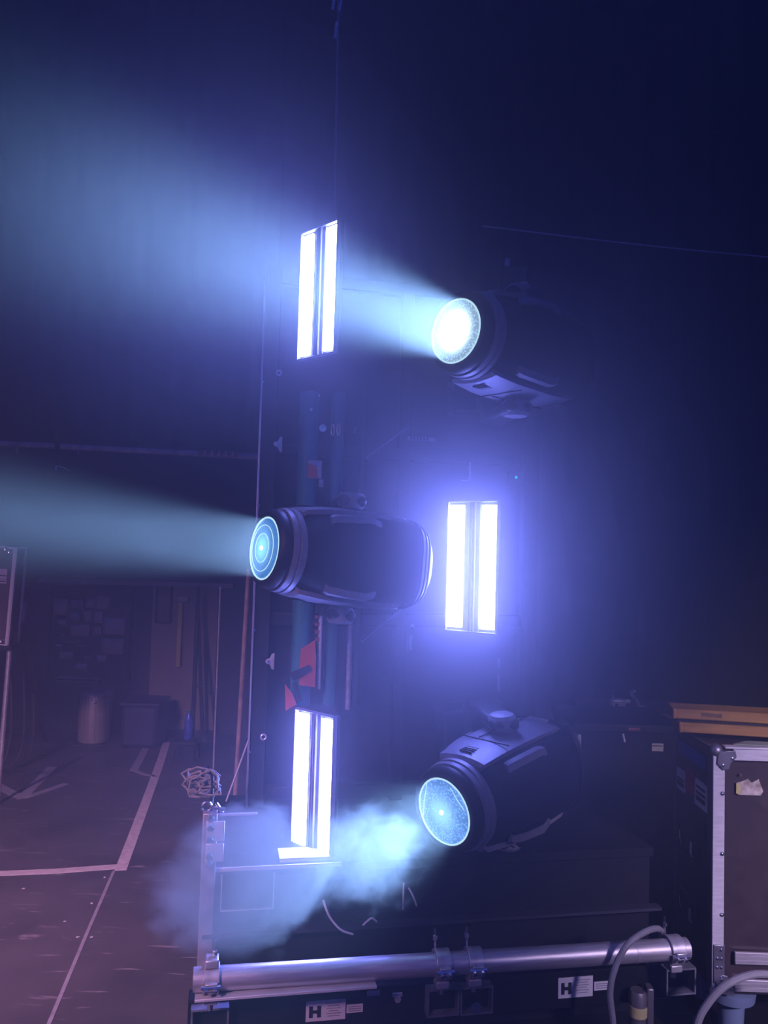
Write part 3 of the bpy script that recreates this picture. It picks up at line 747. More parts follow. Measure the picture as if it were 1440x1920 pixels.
def moving_head(lens_px, Y, d, lm, power, spread, lab, style):
    d = Vector(d).normalized(); tl = P(lens_px[0], lens_px[1], Y)
    up = Vector((0, 0, 1)); tz = (up - d * up.dot(d)).normalized(); ty = tz.cross(d)
    Cn = tl - d * .24                                     # tilt centre
    bd = Vector((math.sin(-YAW), math.cos(YAW), 0)); bd = (bd - tz * bd.dot(tz)).normalized()
    bl = Vector((bd.dot(d), bd.dot(ty), 0))                 # base direction in head axes
    off = bl * .30
    Mx = Matrix(((d.x, ty.x, tz.x), (d.y, ty.y, tz.y), (d.z, ty.z, tz.z))).to_4x4()
    Mx.translation = Cn + bd * .30
    root = thing('moving_head_light', lab, 'stage light', Mx, 'moving head lights on the tower')
    sh_ = lambda b: [setattr(v, 'co', v.co - off) for v in b.verts]
    def put(nm, b, m, par=root, bevel=0, angle=35):
        sh_(b); return obj(nm, b, m, par, bevel, angle)
    # head body, lens at x=.24 back to x=-.23
    b = new(); loft(b, [sect(.205, .092, .092, p=2), sect(.185, .098, .099, p=2.1), sect(.15, .104, .108, p=2.5), sect(.06, .112, .118, p=3), sect(-.06, .116, .122, p=3.2), sect(-.17, .114, .118, p=3.2),
                        sect(-.205, .100, .104, p=3), sect(-.236, .074, .078, p=2.8), sect(-.25, .05, .052, p=2.6)])
    body = put('head_body', b, M_black, angle=28)
    # front collar rings
    b = new(); lathe(b, [(.176, .104), (.180, .109), (.194, .109), (.196, .1055), (.199, .1055), (.201, .107), (.212, .105), (.213, .100)], 48); put('collar', b, M_shell, body)
    b = new(); lathe(b, [(.214, .099), (.220, .102), (.232, .100), (.242, .092), (.244, .087), (.244, LR + .003), (.232, LR + .001), (.20, LR)], 48, close_ends=False); put('front_ring', b, M_black)
    # lens: convex glass lit from behind, rims
    b = new(); lathe(b, [(.2400 + .010 * (1 - (r_ / LR) ** 2), max(r_, .0005)) for r_ in (LR, .07, .06, .05, .04, .03, .02, .01, 0)], 48)
    for v in b.verts: pass
    ln = obj('lens', b, lm, root); ln.location = -off
    b = new(); k = 40
    tube(b, [(.242, (LR - .001) * math.cos(2 * math.pi * j / k), (LR - .001) * math.sin(2 * math.pi * j / k)) for j in range(k)], .0022, 6, closed=True); put('lens_rim', b, M_ring, ln)
    ln_children = [o for o in root.children]
    if style == 'inner':
        b = new(); tube(b, [(.2475, .058 * math.cos(2 * math.pi * j / k), .058 * math.sin(2 * math.pi * j / k)) for j in range(k)], .0009, 6, closed=True); put('lens_rim', b, M_ring, ln)
    for o in ln.children: o.location = off     # sub-parts sit in the lens frame
    if style == 'inner':
        b = new(); tube(b, [(.2492, .036 * math.cos(2 * math.pi * j / k) , .036 * math.sin(2 * math.pi * j / k)) for j in range(k)], .0009, 6, closed=True); o = put('inner_ring', b, M_ring, ln); o.location = off
    if style in ('inner', 'facet'):
        b = new(); lathe(b, [(.2495, .006), (.253, .0045), (.2545, .001)], 12); o = put('led_core', b, emat('led_core', (.75, .95, 1), 6.0), ln); o.location = off
    if style == 'facet':
        for y0, z0, y1, z1 in ((-.045, .06, -.066, -.035), (.030, .065, .068, .02)):
            b = new(); tube(b, [(.247, y0, z0), (.2485, (y0 + y1) / 2, (z0 + z1) / 2), (.246, y1, z1)], .0010, 6); o = put('facet_line', b, M_ring, ln); o.location = off
    # upper and lower covers with vents and seams
    for s in (1, -1):
        secs = []
        for x, hy, hz in ((.176, .062, .106), (.168, .070, .114), (.10, .076, .124), (.06, .078, .127), (-.05, .080, .131), (-.13, .078, .127), (-.16, .07, .118)):
            row = []
            for j in range(13):
                a_ = R(-58 + 116 * j / 12); row.append(Vector((x, hy * math.sin(a_) * 1.18, s * hz * (1 - .10 * (math.sin(a_)) ** 2 * 1.1))))
            inner = [Vector((q.x, q.y * .96, q.z - s * .012)) for q in row[::-1]]
            secs.append(row + inner)
        b = new(); loft(b, secs); cv_ = put('cover', b, M_shell, body)
        for k_ in range(5):
            b = new(); bx(b, (.150 - .010 * k_, .0, s * .1190), (.0045, .036, .004), Matrix.Rotation(-s * R(6), 3, 'Y')); put('vent_slot', b, M_ink, cv_)
        b = new(); bx(b, (.074, 0, s * .1262), (.002, .15, .003)); put('seam', b, M_ink, cv_)
        b = new(); bx(b, (-.02, -.018, s * .1305), (.19, .002, .003)); put('seam', b, M_ink, cv_)
        b = new(); bx(b, (-.155, .0, s * .122), (.018, .06, .006)); put('latch', b, M_edge, cv_, .001)
        # side rails flanking the covers
        for sy in (-1, 1):
            secs = []
            for x, y, z in ((.112, .094, .086), (.104, .099, .091), (.06, .106, .096), (.0, .110, .100), (-.03, .106, .092)):
                secs.append([Vector((x, sy * y, s * (z - .012))), Vector((x, sy * (y + .008), s * (z - .010))), Vector((x, sy * (y + .003), s * (z + .006))), Vector((x, sy * (y - .010), s * (z + .010)))])
            b = new(); loft(b, secs); put('side_rail', b, M_shell, body)
    # rear: nested frames and bright bumpers
    for k_, (x, f) in enumerate(((-.168, 1.0), (-.184, .96), (-.200, .90))):
        b = new(); pts = sect(x, .117 * f, .121 * f, 40, 3.2); tube(b, pts, .0028, 6, closed=True); put('rear_rib', b, M_black, body)
    for s in (1, -1):
        b = new(); tube(b, [(-.196, y, s * .108 ) for y in (-.06, 0, .06)], [.003] * 3, 6); put('rear_bumper', b, M_shell, body)
        b = new(); tube(b, [(-.200, -.092, s * .094), (-.214, -.088, s * .078), (-.228, -.080, s * .058)], .0026, 6); put('rear_trim', b, M_edge, body)
    b = new(); bx(b, (-.252, 0, 0), (.02, .07, .05)); put('rear_fan_cover', b, M_black, body, .006)
    # yoke: arms above and below, crossbar behind, base
    rot = math.atan2(bl.y, bl.x); Rz = Matrix.Rotation(rot, 3, 'Z')
    def yk(nm, c, s, m, bevel=.006, par=root):
        b = new(); bx(b, Rz @ Vector(c), s, Rz); return put(nm, b, m, par, bevel)
    for s in (1, -1):
        arm = yk('yoke_arm', (.085, 0, s * .152), (.24, .075, .030), M_black, .012)
        b = new(); lathe(b, [(s * .131, .030), (s * .140, .036), (s * .166, .036), (s * .174, .030), (s * .176, .015)], 28, 'Z'); put('tilt_hub', b, M_shell, arm)
        b = new(); bx(b, Rz @ Vector((.06, -.038, s * .152)), (.08, .003, .016), Rz); put('arm_grip', b, M_shell, arm, .001)
    yk('yoke_bridge', (.190, 0, 0), (.045, .09, .33), M_black, .014)
    b = new(); lathe(b, [(.212, .055), (.228, .055)], 28, 'X')
    for v in b.verts: v.co = Rz @ v.co
    put('pan_bearing', b, M_black)
    bs_ = yk('base', (.272, 0, 0), (.088, .20, .26), M_black, .012)
    b = new(); bx(b, Rz @ Vector((.272, -.101, .02)), (.05, .004, .08), Rz); put('display', b, mat('dark_display', (.01, .012, .02), .1), bs_, .001)
    b = new(); bx(b, Rz @ Vector((.272, .101, -.05)), (.05, .006, .04), Rz); put('socket', b, M_clamp, bs_, .001)
    for s in (1, -1): yk('hook_clamp', (.345, 0, s * .08), (.058, .035, .03), M_steel, .004, bs_)
    # the lamp itself
    lo = area('head_lamp', tl + d * .012, tl + d, LR * 1.86, power, BEAM, spread)
    return root
lm_top = lens_mat('lens_hot', (.42, .66, .85), 1.0, (3.2, 3.4, 3.6), .066, .8)
lm_mid = lens_mat('lens_mid', (.06, .21, .55), 1.1, (.25, .75, 1.0), .05, .3)
lm_bot = lens_mat('lens_low', (.12, .30, .74), 1.5, (.20, .45, 1.0), .05, .9)
moving_head((855, 621), 1.92, (-.70, -.65, .01), lm_top, 3.6, 28, 'moving head light with blazing white lens at the top of the tower', 'hot')
moving_head((497, 1028), 2.00, (-.82, -.57, .08), lm_mid, 9, 20, 'moving head light seen side-on with ringed blue lens, mid tower', 'inner')
moving_head((833, 1521), 1.93, (-.71, -.70, -.12), lm_bot, 2.0, 56, 'moving head light with speckled blue lens beside the smoke', 'facet')

# ================================================================== CABLES ON AND ABOUT THE CART
def cable(pts, r, m, lab, name='cable', group=None):
    b = new(); tube(b, smoothpath(pts), r, 10); return tag(obj(name, b, m), lab, 'cable', group)
def W(px, py, v):
    q = Lp(px, py, v); return CM @ q
cable([W(1232, 1800, .052), W(1240, 1760, .05), W(1236, 1742, .01), W(1212, 1746, -.04), W(1178, 1770, -.06), W(1155, 1810, -.06), W(1144, 1860, -.06), W(1150, 1925, -.06), W(1160, 2080, -.05), (W(1170, 2080, -.05).x, W(1170, 2080, -.05).y, .008), W(1300, 2000, -.05) * Vector((1, 1, 0)).x if False else Vector((W(1300, 2000, -.05).x, W(1300, 2000, -.05).y, .008))], .0072, M_cable, 'thick grey cable arching over the long pipe end')
cable([P(1520, 1840, 1.9), P(1440, 1827, 1.88), P(1400, 1830, 1.87), P(1360, 1848, 1.86), P(1330, 1878, 1.86), P(1306, 1925, 1.86), P(1280, 2050, 1.86), Vector((P(1280, 2050, 1.86).x - .02, 1.86, .008)), Vector((P(1280, 2050, 1.86).x - .2, 1.8, .008))], .0085, M_cable, 'thick grey cable arching in front of the large flight case')
cable([W(606, 1688, VF - .008), W(612, 1706, VF - .02), W(622, 1725, VF - .02), W(640, 1744, VF - .03), W(662, 1752, VF - .03)], .0028, M_white, 'thin white cord hanging down the cart front')
cable([W(678, 1738, VF - .02), W(688, 1728, VF - .025), W(697, 1722, VF - .025), W(706, 1728, VF - .02)], .0028, M_white, 'short white clip of cord on the cart ledge', 'cord_clip')
cable([W(766, 1664, VF - .008), W(776, 1684, VF - .02), W(781, 1698, VF - .015)], .0026, M_white, 'short pale cord end below the smoke')
cable([W(757, 1655, VF - .008), W(756, 1690, VF - .02), W(755, 1705, VF - .015)], .003, M_zinc, 'straight dim cord end below the smoke')
# coil of pale rope hanging by the post
cc = P(380, 1468, 2.06)
b = new(); pts = []
for i in range(150):
    a_ = i * .52; rr = .022 + .014 * math.sin(i * .37) + .006 * math.sin(i * 1.7); pts.append((rr * 1.25 * math.cos(a_) + .010 * math.sin(i * .61), .014 * math.sin(i * .23) + .006 * math.cos(i), rr * .8 * math.sin(a_) + .010 * math.sin(i * .43)))
tube(b, pts, .0030, 6)
rc = tag(obj('rope_coil', b, mat('beige_rope', (.24, .21, .19), .8, 0, .3, 80), mw=TM(cc)), 'tangled coil of beige rope hanging beside the cart post', 'rope')
ci = CM.inverted() @ cc
pipe('rope_hook', [(U0, VF, zp - .002), (U0, VF + .005, ci.z + .02), (ci.x + .01, ci.y + .02, ci.z + .035), (ci.x, ci.y - .01, ci.z + .03)], .004, M_steel, cart, 8)
pipe('stay_wire', [T(466, 1388, .06), T(424, 1503, .12)], .0030, M_shell, tower, 8)

# ================================================================== RIGHT FLIGHT CASE
Yc = 2.10
k0 = P(1338, 1402, Yc); k1 = P(1338, 1868, Yc)
CX, CZ1, CZ0 = k0.x, k0.z, k1.z
CW, CD = .70, .29
fc = thing('flight_case', 'large brown flight case with riveted aluminium edges under yellow boards', 'flight case', TM((CX, Yc, 0), R(-1.0)))
M_case = mat('case_brown_laminate', (.038, .024, .030), .45, 0, .15, 30)
M_caseside = mat('case_black_side', (.030, .030, .038), .5, 0, .15, 30)
bz0 = CZ0
box('body', (CW / 2, CD / 2 + .003, (CZ1 + bz0) / 2), (CW - .012, CD - .012, CZ1 - bz0 - .01), M_case, fc)
box('side_skin', (.0045, CD / 2, (CZ1 + bz0) / 2), (.004, CD - .03, CZ1 - bz0 - .03), M_caseside, fc)
ew = .030
fr = box('front_edge', (ew / 2 - .002, -.001, (CZ1 + bz0) / 2 - .0), (ew, .006, CZ1 - bz0 - .03), M_edge, fc, .0012)
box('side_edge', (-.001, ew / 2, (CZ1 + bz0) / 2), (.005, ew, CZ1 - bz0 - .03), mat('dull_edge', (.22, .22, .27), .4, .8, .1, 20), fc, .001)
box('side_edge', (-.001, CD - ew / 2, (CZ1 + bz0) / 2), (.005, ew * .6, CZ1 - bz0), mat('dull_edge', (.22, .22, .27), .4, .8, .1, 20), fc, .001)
box('top_edge', (CW / 2 + .02, -.001, CZ1 - .016), (CW - .06, .006, .028), M_edge, fc, .0012)
box('top_edge', (CW / 2 + .01, .012, CZ1 + .001), (CW - .04, .026, .005), M_edge, fc, .001)
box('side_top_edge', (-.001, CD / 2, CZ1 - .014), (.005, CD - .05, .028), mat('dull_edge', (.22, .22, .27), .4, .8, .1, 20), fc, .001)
zj0 = P(1390, 1795, Yc).z; zj1 = P(1390, 1846, Yc).z
for z in (zj0, zj1):
    rl = box('joint_rail', (CW / 2 + .026, -.002, z), (CW - .06, .008, .030), M_alu, fc, .0015)
    for dz in (-.005, .006): box('rail_groove', (CW / 2 + .026, -.0062, z + dz), (CW - .06, .001, .002), M_greyink, rl)
for py in (1487, 1600, 1714): 
    z = P(1350, py, Yc).z; b = new(); lathe(b, [(-.004, .006), (-.006, .005), (-.008, .002)], 14, 'Y')
    for v in b.verts: v.co.x += ew * .72; v.co.z += z
    obj('rivet', b, M_chrome, fc)
z0 = P(1345, 1805, Yc).z
cp = box('corner_plate', (ew / 2, -.006, z0), (ew * .95, .004, .095), mat('plate_grey', (.30, .29, .34), .4, .8), fc, .004)
for dx, dz in ((.004, .036), (-.005, .014), (.005, .014), (-.006, -.008), (.005, -.008), (.004, -.032)):
    b = new(); lathe(b, [(-.0075, .0042), (-.010, .0035), (-.011, .0012)], 10, 'Y')
    for v in b.verts: v.co.x += ew / 2 + dx; v.co.z += z0 + dz
    obj('rivet', b, M_chrome, cp)
# ball corners
for (x, z, sg) in ((.010, CZ1 - .008, 1), (.010, bz0 + .012, -1)):
    b = new(); bmesh.ops.create_uvsphere(b, u_segments=18, v_segments=12, radius=.0175)
    for v in b.verts: v.co += Vector((x - .002, .006, z))
    bc = obj('ball_corner', b, mat('plate_grey', (.30, .29, .34), .4, .8), fc)
    b = new(); prism(b, [(0, 0), (.042, .004), (.046, -.012), (.030, -.030), (.026, -.044), (.012, -.046), (-.004, -.03)], .004, Matrix.Translation((x, -.006, z)) @ Matrix.Rotation(R(90), 4, 'X') @ Matrix.Scale(sg, 4, (0, 1, 0)))
    obj('corner_flange', b, mat('plate_grey', (.30, .29, .34), .4, .8), bc, .001)
    for dx, dz in ((.034, -.016 * sg), (.010, -.034 * sg)):
        b = new(); lathe(b, [(-.009, .005), (-.012, .004), (-.013, .001)], 10, 'Y')
        for v in b.verts: v.co += Vector((x + dx, 0, z + dz))
        obj('rivet', b, M_chrome, bc)
# recessed butterfly handles on the side
def S(px, py):                    # pixel on the side face -> (y, z) local
    d = ray(px, py); s = (CX - EYE.x) / d.x; q = EYE + d * s; return q.y - Yc, q.z
for (a_, c_) in (((1274, 1540), (1311, 1622)), ((1274, 1662), (1308, 1745))):
    y0, z0 = S(*a_); y1, z1 = S(*c_); y0, y1 = max(.05, min(.24, y1)), max(.05, min(.24, y0)); yc, zc = (y0 + y1) / 2, (z0 + z1) / 2
    hh = abs(z1 - z0) ; ww = abs(y1 - y0)
    hd = box('handle_dish', (-.001, yc, zc), (.006, ww, hh), M_steel, fc, .002)
    for c, s_ in (((-.005, yc - ww / 2, zc), (.004, .006, hh)), ((-.005, yc + ww / 2, zc), (.004, .006, hh)), ((-.005, yc, zc - hh / 2), (.004, ww, .005)), ((-.005, yc, zc + hh / 2), (.004, ww, .005))):
        box('dish_flange', c, s_, M_steel, hd, .001)
    pipe('grip', [(-.008, yc - ww * .32, zc - hh * .3), (-.014, yc - ww * .32, zc - hh * .2), (-.014, yc - ww * .32, zc + hh * .3)], .005, M_chrome, hd, 8)
    pipe('grip', [(-.008, yc + ww * .32, zc - hh * .2), (-.012, yc + ww * .32, zc), (-.012, yc + ww * .32, zc + hh * .3)], .004, M_chrome, hd, 8)
def side_quad(nm, px0, py0, px1, py1, m, lab=None, th=.002, par=fc):
    y0, z0 = S(px0, py0); y1, z1 = S(px1, py1); y0 = min(y0, CD - .008)
    o = box(nm, (-.0005 - th / 2 + .003, (y0 + y1) / 2, (z0 + z1) / 2), (th + .006, abs(y1 - y0), abs(z1 - z0)), m, par)
    if lab: tag(o, lab)
    return o, (y0 + y1) / 2, (z0 + z1) / 2, abs(y1 - y0), abs(z1 - z0)
# sizes taken along the vertical at each sticker's middle
def side_sticker(pxl, pxr, ytop_mid, ybot_mid, m, lab, lines=0):
    xm = (pxl + pxr) / 2; yA, zt_ = S(xm, ytop_mid); _, zb_ = S(xm, ybot_mid); y_l = min(S(pxl, ytop_mid)[0], CD - .02); y_r = S(pxr, ytop_mid)[0]
    o = tag(box('sticker', (.0015, (y_l + y_r) / 2, (zt_ + zb_) / 2), (.006, abs(y_l - y_r), zt_ - zb_), m, fc), lab)
    for k in range(lines): box('print_line', (-.0018, (y_l + y_r) / 2, zb_ + (zt_ - zb_) * (.3 + .22 * k)), (.001, abs(y_l - y_r) * .75, .006 if k else .012), M_ink, o)
side_sticker(1262, 1283, 1440, 1480, mat('pale_sticker', (.86, .83, .88), .6), 'white sticker with two printed lines', 2)
side_sticker(1302, 1326, 1466, 1516, mat('pale_sticker', (.86, .83, .88), .6), 'white sticker with printed label blocks', 3)
side_sticker(1284, 1300, 1444, 1486, mat('red_sticker', (.55, .04, .06), .6), 'red sticker between the white ones')
side_sticker(1270, 1322, 1402, 1428, mat('blue_tape', (.02, .10, .55), .5), 'blue tape along the side top')
# torn sticker on the front
zz = P(1405, 1475, Yc).z; xx = P(1405, 1475, Yc).x - CX
b = new(); prism(b, [(-.033, -.018), (-.028, -.022), (.030, -.022), (.036, -.01), (.030, .004), (.024, .020), (.016, .015), (.006, .010), (-.004, .020), (-.020, .012), (-.034, .008)], .0015, Matrix.Translation((xx, .0035, zz)) @ Matrix.Rotation(R(90), 4, 'X'))
ts = tag(obj('torn_sticker', b, mat('torn_paper', (.42, .30, .22), .7, 0, .5, 60, col2=(.62, .56, .50)), fc), 'torn beige sticker remains')
b = new(); prism(b, [(-.034, -.018), (-.024, -.021), (-.022, .008), (-.033, .006)], .0018, Matrix.Translation((xx, .0033, zz)) @ Matrix.Rotation(R(90), 4, 'X')); obj('yellow_remnant', b, mat('yellow_remnant', (.50, .46, .16), .7), ts)
b = new(); lathe(b, [(.003, .004), (-.001, .003)], 10, 'Y')
for v in b.verts: v.co += Vector((P(1388, 1453, Yc).x - CX, 0, P(1388, 1453, Yc).z))
obj('screw_head', b, M_chrome, fc)
# castors under the case standing on a dolly
dz = bz0
dl = thing('case_dolly', 'dark trolley with pale conical castor guards under the large case', 'trolley', TM((CX + CW / 2, Yc + CD / 2, 0)))
box('deck', (0.02, 0, .20), (CW - .04, CD - .02, .05), M_steel, dl, .004)
for sx in (-1, 1):
    for sy in (-1, 1):
        x, y = sx * (CW / 2 - .075), sy * (CD / 2 - .06)
        b = new(); lathe(b, [(.225, .030), (.30, .034), (dz - .03, .058), (dz - .006, .062), (dz - .004, .055)], 28, 'Z')
        for v in b.verts: v.co += Vector((x, y, 0))
        obj('castor_guard', b, mat('milky_blue_plastic', (.16, .21, .32), .25, 0, .1, 10), dl)
        b = new(); lathe(b, [(-.016, .03), (-.016, .056), (-.010, .06), (.010, .06), (.016, .056), (.016, .03)], 24, 'X')
        for v in b.verts: v.co += Vector((x, y, .061))
        wh = obj('wheel', b, M_ink, dl); box('fork', (x, y, .15), (.05, .05, .05), M_clamp, wh, .004)

# small tagged jack leg between pipe and case
q = W(1196, 1880, .028)
jk = thing('jack_leg', 'short metal jack leg with a yellow band under the pipe', 'jack leg', TM((q.x, q.y, 0)))
zq = q.z
b = new(); lathe(b, [(.012, .020), (zq - .03, .020), (zq + .02, .022), (zq + .03, .018)], 20, 'Z'); obj('tube', b, mat('jack_steel', (.28, .26, .27), .4, .7), jk)
b = new(); lathe(b, [(zq - .028, .0225), (zq - .004, .0225)], 20, 'Z'); obj('yellow_band', b, mat('yellow_band', (.50, .44, .20), .6), jk)
b = new(); lathe(b, [(0, .045), (.008, .045), (.014, .02)], 20, 'Z'); obj('foot', b, M_steel, jk)
box('bracket', (.026, .0, zq - .02), (.016, .03, .12), mat('jack_steel', (.28, .26, .27), .4, .7), jk, .003)

# yellow boards lying on the case
M_yel = mat('yellow_wood', (.42, .20, .04), .6, 0, .35, 6, (1, 12, 12), col2=(.50, .27, .07))
ytop = CZ1 + .0045
def board(px0, pxr, z0, th, y0, yaw, lab, wdt=.10):
    a = P(px0, 1340, y0)
    o = thing('yellow_board', lab, 'board', TM((a.x, y0, z0), yaw), 'yellow boards on the flight case')
    box('plank', (.42, wdt / 2, th / 2), (.84, wdt, th), M_yel, o, .004)
    for k in range(0 if 'lower' in lab else 2): box('dark_patch', (.10 + .17 * k, -.0004, th * .55), (.055 - .02 * k, .001, th * .35), mat('worn_patch', (.18, .10, .05), .7, 0, .4, 60), o)
    box('end_cap', (.004, wdt / 2, th / 2), (.010, wdt + .002, th + .001), mat('yellow_wood_end', (.42, .20, .05), .6), o, .004)
    return o
zA = P(1262, 1362, 2.24).z
hB = (P(1262, 1318, 2.24).z - zA)
M_slip = mat('paper_slip', (.30, .33, .26), .7)
board(1274, 1440, ytop + .006, hB * .44, 2.22, R(-9), 'lower yellow wooden board lying across the case top')
spc = board(1262, 1440, ytop + .006 + hB * .56, hB * .44, 2.225, R(-9), 'upper yellow wooden board stacked over another on the case')
sp_ = P(1300, 1345, 2.25)
ba = thing('board_gap_shade', 'dark strip standing in for the shaded gap between the two yellow boards', 'batten', TM((P(1264, 1340, 2.22).x, 2.226, ytop + .006 + hB * .44), R(-9)))
box('strip', (.42, .05, hB * .06), (.82, .088, hB * .12 - .0004), M_ink, ba)  # black strip put in as the shade of the slot between the boards
sl = P(1352, 1390, 2.16)
b = new(); prism(b, [(-.05, -.02), (.02, -.028), (.12, -.02), (.10, .014), (0, .02)], .002)
tag(obj('paper_slip', b, M_slip, mw=TM((CX + .11, 2.14, ytop + .0002))), 'crumpled greenish slip lying on the case top', 'paper')

# ================================================================== DIM THINGS FURTHER BACK
# table with tools behind the large case
Yt = 3.6
a_, c_ = P(1122, 1336, Yt), P(1206, 1336, Yt)
tb2 = thing('work_table', 'dim narrow table with tools behind the large flight case', 'table', TM(((a_.x + c_.x) / 2, Yt + .2, 0)))
hT = a_.z
box('top', (.12, 0, hT - .012), (c_.x - a_.x + .28, .36, .022), mat('table_wood', (.16, .09, .08), .6), tb2, .003)
for sx in (-.08, .32):
    for sy in (-.15, .15): pipe('leg', [(sx, sy, hT - .02), (sx, sy, 0)], .012, M_steel, tb2, 8)
cl = P(1160, 1325, Yt + .1)
tl_ = thing('hand_tool', 'dim grey pistol-shaped tool lying on the narrow table', 'tool', TM((cl.x, Yt + .12, hT)))
box('body', (0, 0, .022), (.07, .04, .042), M_clamp, tl_, .008); box('nozzle', (.045, 0, .032), (.03, .018, .018), M_clamp, tl_, .003); box('trigger', (-.01, -.022, .014), (.012, .006, .02), M_black, tl_, .002)
pipe('aerial', [(-.02, 0, .04), (-.022, 0, .058)], .004, M_zinc, tl_, 6)
cl = P(1192, 1325, Yt + .1)
tl_ = thing('hand_tool', 'bent grey crank handle on the narrow table', 'tool', TM((cl.x, Yt + .14, hT)))
pipe('crank', smoothpath([(.03, 0, .008), (.012, 0, .04), (-.006, 0, .056), (-.008, 0, .07), (.012, 0, .078)]), .007, M_zinc, tl_, 8)
box('foot', (.034, 0, .005), (.04, .04, .01), M_clamp, tl_, .002)
# crate stack with label under/by the table
a_ = P(1234, 1402, 3.2)
cr = thing('equipment_box', 'dark equipment box with a small pale label behind the large case', 'box', TM((a_.x - .12, 3.2, 0)))
zc = P(1190, 1362, 3.2).z
box('body', (0, .2, zc / 2), (.42, .38, zc - .004), M_cart, cr, .006)
box('lid', (0, .2, zc - .01), (.44, .40, .03), M_steel, cr, .004)
lb = box('label', (.12, .0075, a_.z), (.045, .004, .030), mat('beige_label', (.50, .44, .36), .7), cr); box('print_line', (.12, .005, a_.z + .006), (.042, .001, .003), M_ink, lb)
q = P(1189, 1367, 3.2); box('red_label', (q.x - a_.x + .12, -.003, min(q.z, zc - .01)), (.045, .004, .010), mat('dull_red', (.30, .08, .10), .6), cr)
q0, q1 = P(1168, 1372, 3.2), P(1171, 1391, 3.2); pipe('cord_end', [(q0.x - a_.x + .12, -.002, min(q0.z, zc - .03)), (q1.x - a_.x + .12, -.002, q1.z)], .004, M_white, cr, 6)
box('trim_bar', (-.19, .006, zc * .5), (.012, .006, zc * .9), M_zinc, cr)

# chain hoist line above the tower
q = P(628, 60, 3.2)
ch = thing('hoist_chain', 'thin hoist chain hanging above the tower', 'chain', TM(P(627, 415, 3.2)))
o0 = P(627, 415, 3.2); top = P(628, -60, 3.2)
pipe('chain_fall', [(0, 0, 0), (top.x - o0.x, 0, top.z - o0.z + 1.2)], .005, mat('chain_grey', (.30, .30, .36), .45, .7), ch, 6)
for y0, y1, dx in ((-20, 20, 0), (2, 22, 12), (42, 73, 4), (-40, -6, 10)):
    a_, c_ = P(634 + dx - 6, y0, 3.2), P(628 + dx - 4, y1, 3.2); pipe('chain_link', [a_ - o0, c_ - o0], .007, M_clamp, ch, 8)
a_ = P(630, 38, 3.2) - o0; box('hook_block', (a_.x, 0.02, a_.z), (.05, .04, .09), M_steel, ch, .008)
# slack wire crossing the upper right
w0, w1 = P(905, 424, 4.2), P(1500, 488, 4.2)
tag(pipe('slack_wire', smoothpath([w0, (w0 + w1) / 2 + Vector((0, 0, -.01)), w1]), .004, M_zinc, None, 6), 'faint slack wire crossing in front of the tall curtain', 'wire')
# faint far lamp on a stand at the upper right of the top head
q = P(965, 540, 3.4)
fl = thing('work_light', 'dim small work light with a cable loop behind the top moving head', 'work light', TM((q.x, 3.4, q.z - .4)))
pipe('mast', [(.0, .03, -(q.z - .4)), (.0, .03, .38)], .012, M_steel, fl)
b = new(); lathe(b, [(0, .10), (.01, .10), (.02, .03)], 20, 'Z')
for v in b.verts: v.co.z -= q.z - .4; v.co.y += .03
obj('foot', b, M_steel, fl)
box('lamp_head', (.0, 0, .44), (.11, .05, .10), M_black, fl, .01); box('lamp_lens', (.035, -.027, .412), (.03, .004, .014), mat('pale_lens', (.75, .70, .60), .4), fl)
pipe('knob', [(-.035, 0, .49), (-.035, 0, .525)], .014, M_clamp, fl, 12)
lp_ = [P(975, 565, 3.4), P(980, 610, 3.4), P(979, 640, 3.4), P(974, 662, 3.4)]
pipe('cable_loop', smoothpath([v - Vector((q.x, 3.4, q.z - .4)) + Vector((0, 0, 0)) for v in lp_]), .004, M_zinc, fl, 6)

# ================================================================== HAZE AND SMOKE
def vol_mat(name, build):
    m = bpy.data.materials.new(name); t = nt(m); N = t.nodes; L = t.links
    out = N.new('ShaderNodeOutputMaterial'); v = N.new('ShaderNodeVolumeScatter'); L.new(v.outputs[0], out.inputs['Volume'])
    build(m, N, L, v); return m
def hz(m, N, L, v):
    v.inputs['Color'].default_value = (1, 1, 1, 1); v.inputs['Density'].default_value = 0.055; v.inputs['Anisotropy'].default_value = 0.4
    m.cycles.homogeneous_volume = True
b = new(); bx(b, (0, 1.75, 3.4), (10.6, 9.0, 6.9)); hzo = obj('haze', b, vol_mat('stage_haze', hz)); tag(hzo, 'thin blue stage haze filling the whole room', 'haze', kind='stuff')
def haze_cloud(c, rad, dens, lab):
    def bd(m, N, L, v):
        v.inputs['Color'].default_value = (1, 1, 1, 1); v.inputs['Anisotropy'].default_value = 0.4
        tc = N.new('ShaderNodeTexCoord'); ln = N.new('ShaderNodeVectorMath'); ln.operation = 'LENGTH'; L.new(tc.outputs['Object'], ln.inputs[0])
        mr = N.new('ShaderNodeMapRange'); mr.interpolation_type = 'SMOOTHERSTEP'
        mr.inputs['From Min'].default_value = .15; mr.inputs['From Max'].default_value = .98; mr.inputs['To Min'].default_value = dens; mr.inputs['To Max'].default_value = 0
        L.new(ln.outputs['Value'], mr.inputs[0]); L.new(mr.outputs[0], v.inputs['Density'])
        m.cycles.volume_step_rate = 1.0
    b = new(); bmesh.ops.create_icosphere(b, subdivisions=3, radius=1.0)
    o = obj('haze_bank', b, vol_mat('haze_bank_volume', bd), mw=Matrix.Translation(c) @ Matrix.Diagonal((*rad, 1)))
    return tag(o, lab, 'haze', kind='stuff')
haze_cloud(Vector((.44, 2.05, 1.50)), (.95, .95, 1.25), .80, 'denser bank of haze glowing around the lighting tower')
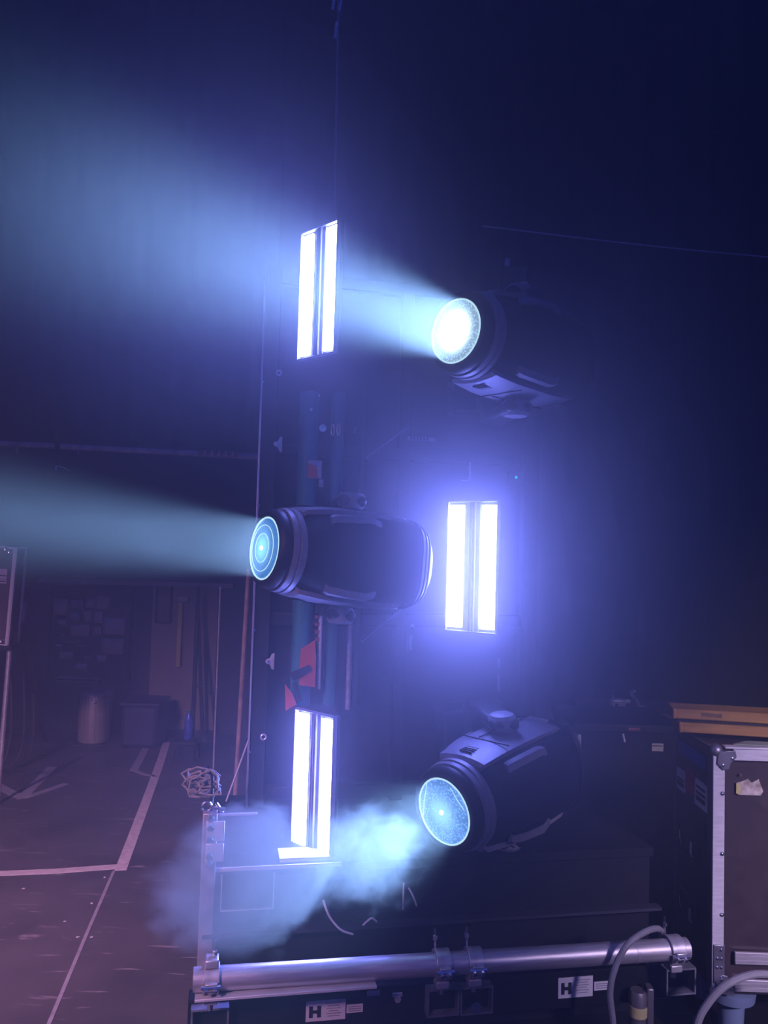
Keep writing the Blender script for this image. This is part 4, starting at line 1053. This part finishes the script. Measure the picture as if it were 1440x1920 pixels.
haze_cloud(Vector((-.42, 1.55, 2.02)), (.80, .64, .54), .27, 'soft drift of haze in the top light beam')
def smoke(name, c, rad, rot, dens, scale, thr, lab, warp=(1, 1, 1), step=0.35):
    def bd(m, N, L, v):
        v.inputs['Color'].default_value = (.95, .98, 1, 1); v.inputs['Anisotropy'].default_value = 0.1
        tc = N.new('ShaderNodeTexCoord'); ln = N.new('ShaderNodeVectorMath'); ln.operation = 'LENGTH'; L.new(tc.outputs['Object'], ln.inputs[0])
        mp = N.new('ShaderNodeMapping'); mp.inputs['Scale'].default_value = warp; L.new(tc.outputs['Object'], mp.inputs[0])
        nz = N.new('ShaderNodeTexNoise'); nz.inputs['Scale'].default_value = scale; nz.inputs['Detail'].default_value = 6; nz.inputs['Roughness'].default_value = .62; nz.inputs['Distortion'].default_value = .6
        L.new(mp.outputs[0], nz.inputs['Vector'])
        fo = N.new('ShaderNodeMapRange'); fo.inputs['From Min'].default_value = .15; fo.inputs['From Max'].default_value = 1.0; fo.inputs['To Min'].default_value = .30; fo.inputs['To Max'].default_value = -.42
        L.new(ln.outputs['Value'], fo.inputs[0])
        ad = N.new('ShaderNodeMath'); ad.operation = 'ADD'; L.new(nz.outputs['Fac'], ad.inputs[0]); L.new(fo.outputs[0], ad.inputs[1])
        mr = N.new('ShaderNodeMapRange'); mr.inputs['From Min'].default_value = thr; mr.inputs['From Max'].default_value = thr + .13; mr.inputs['To Min'].default_value = 0; mr.inputs['To Max'].default_value = dens
        L.new(ad.outputs[0], mr.inputs[0]); L.new(mr.outputs[0], v.inputs['Density'])
        m.cycles.volume_step_rate = step
    b = new(); bmesh.ops.create_icosphere(b, subdivisions=3, radius=1.0)
    M_ = Matrix.Translation(c) @ rot.to_4x4() @ Matrix.Diagonal((*rad, 1))
    o = obj(name, b, vol_mat(name + '_volume', bd), mw=M_)
    return tag(o, lab, 'smoke', kind='stuff')
smoke('smoke_cloud', P(690, 1600, 1.74), (.27, .20, .19), Matrix.Rotation(R(45), 3, 'Z'), 2.6, 4.2, .47, 'billowing pale smoke in front of the lowest moving head')
smoke('smoke_cloud', P(480, 1640, 1.62), (.32, .24, .22), Matrix.Rotation(R(45), 3, 'Z'), 4.0, 1.9, .40, 'thin veil of smoke drifting over the cart corner')
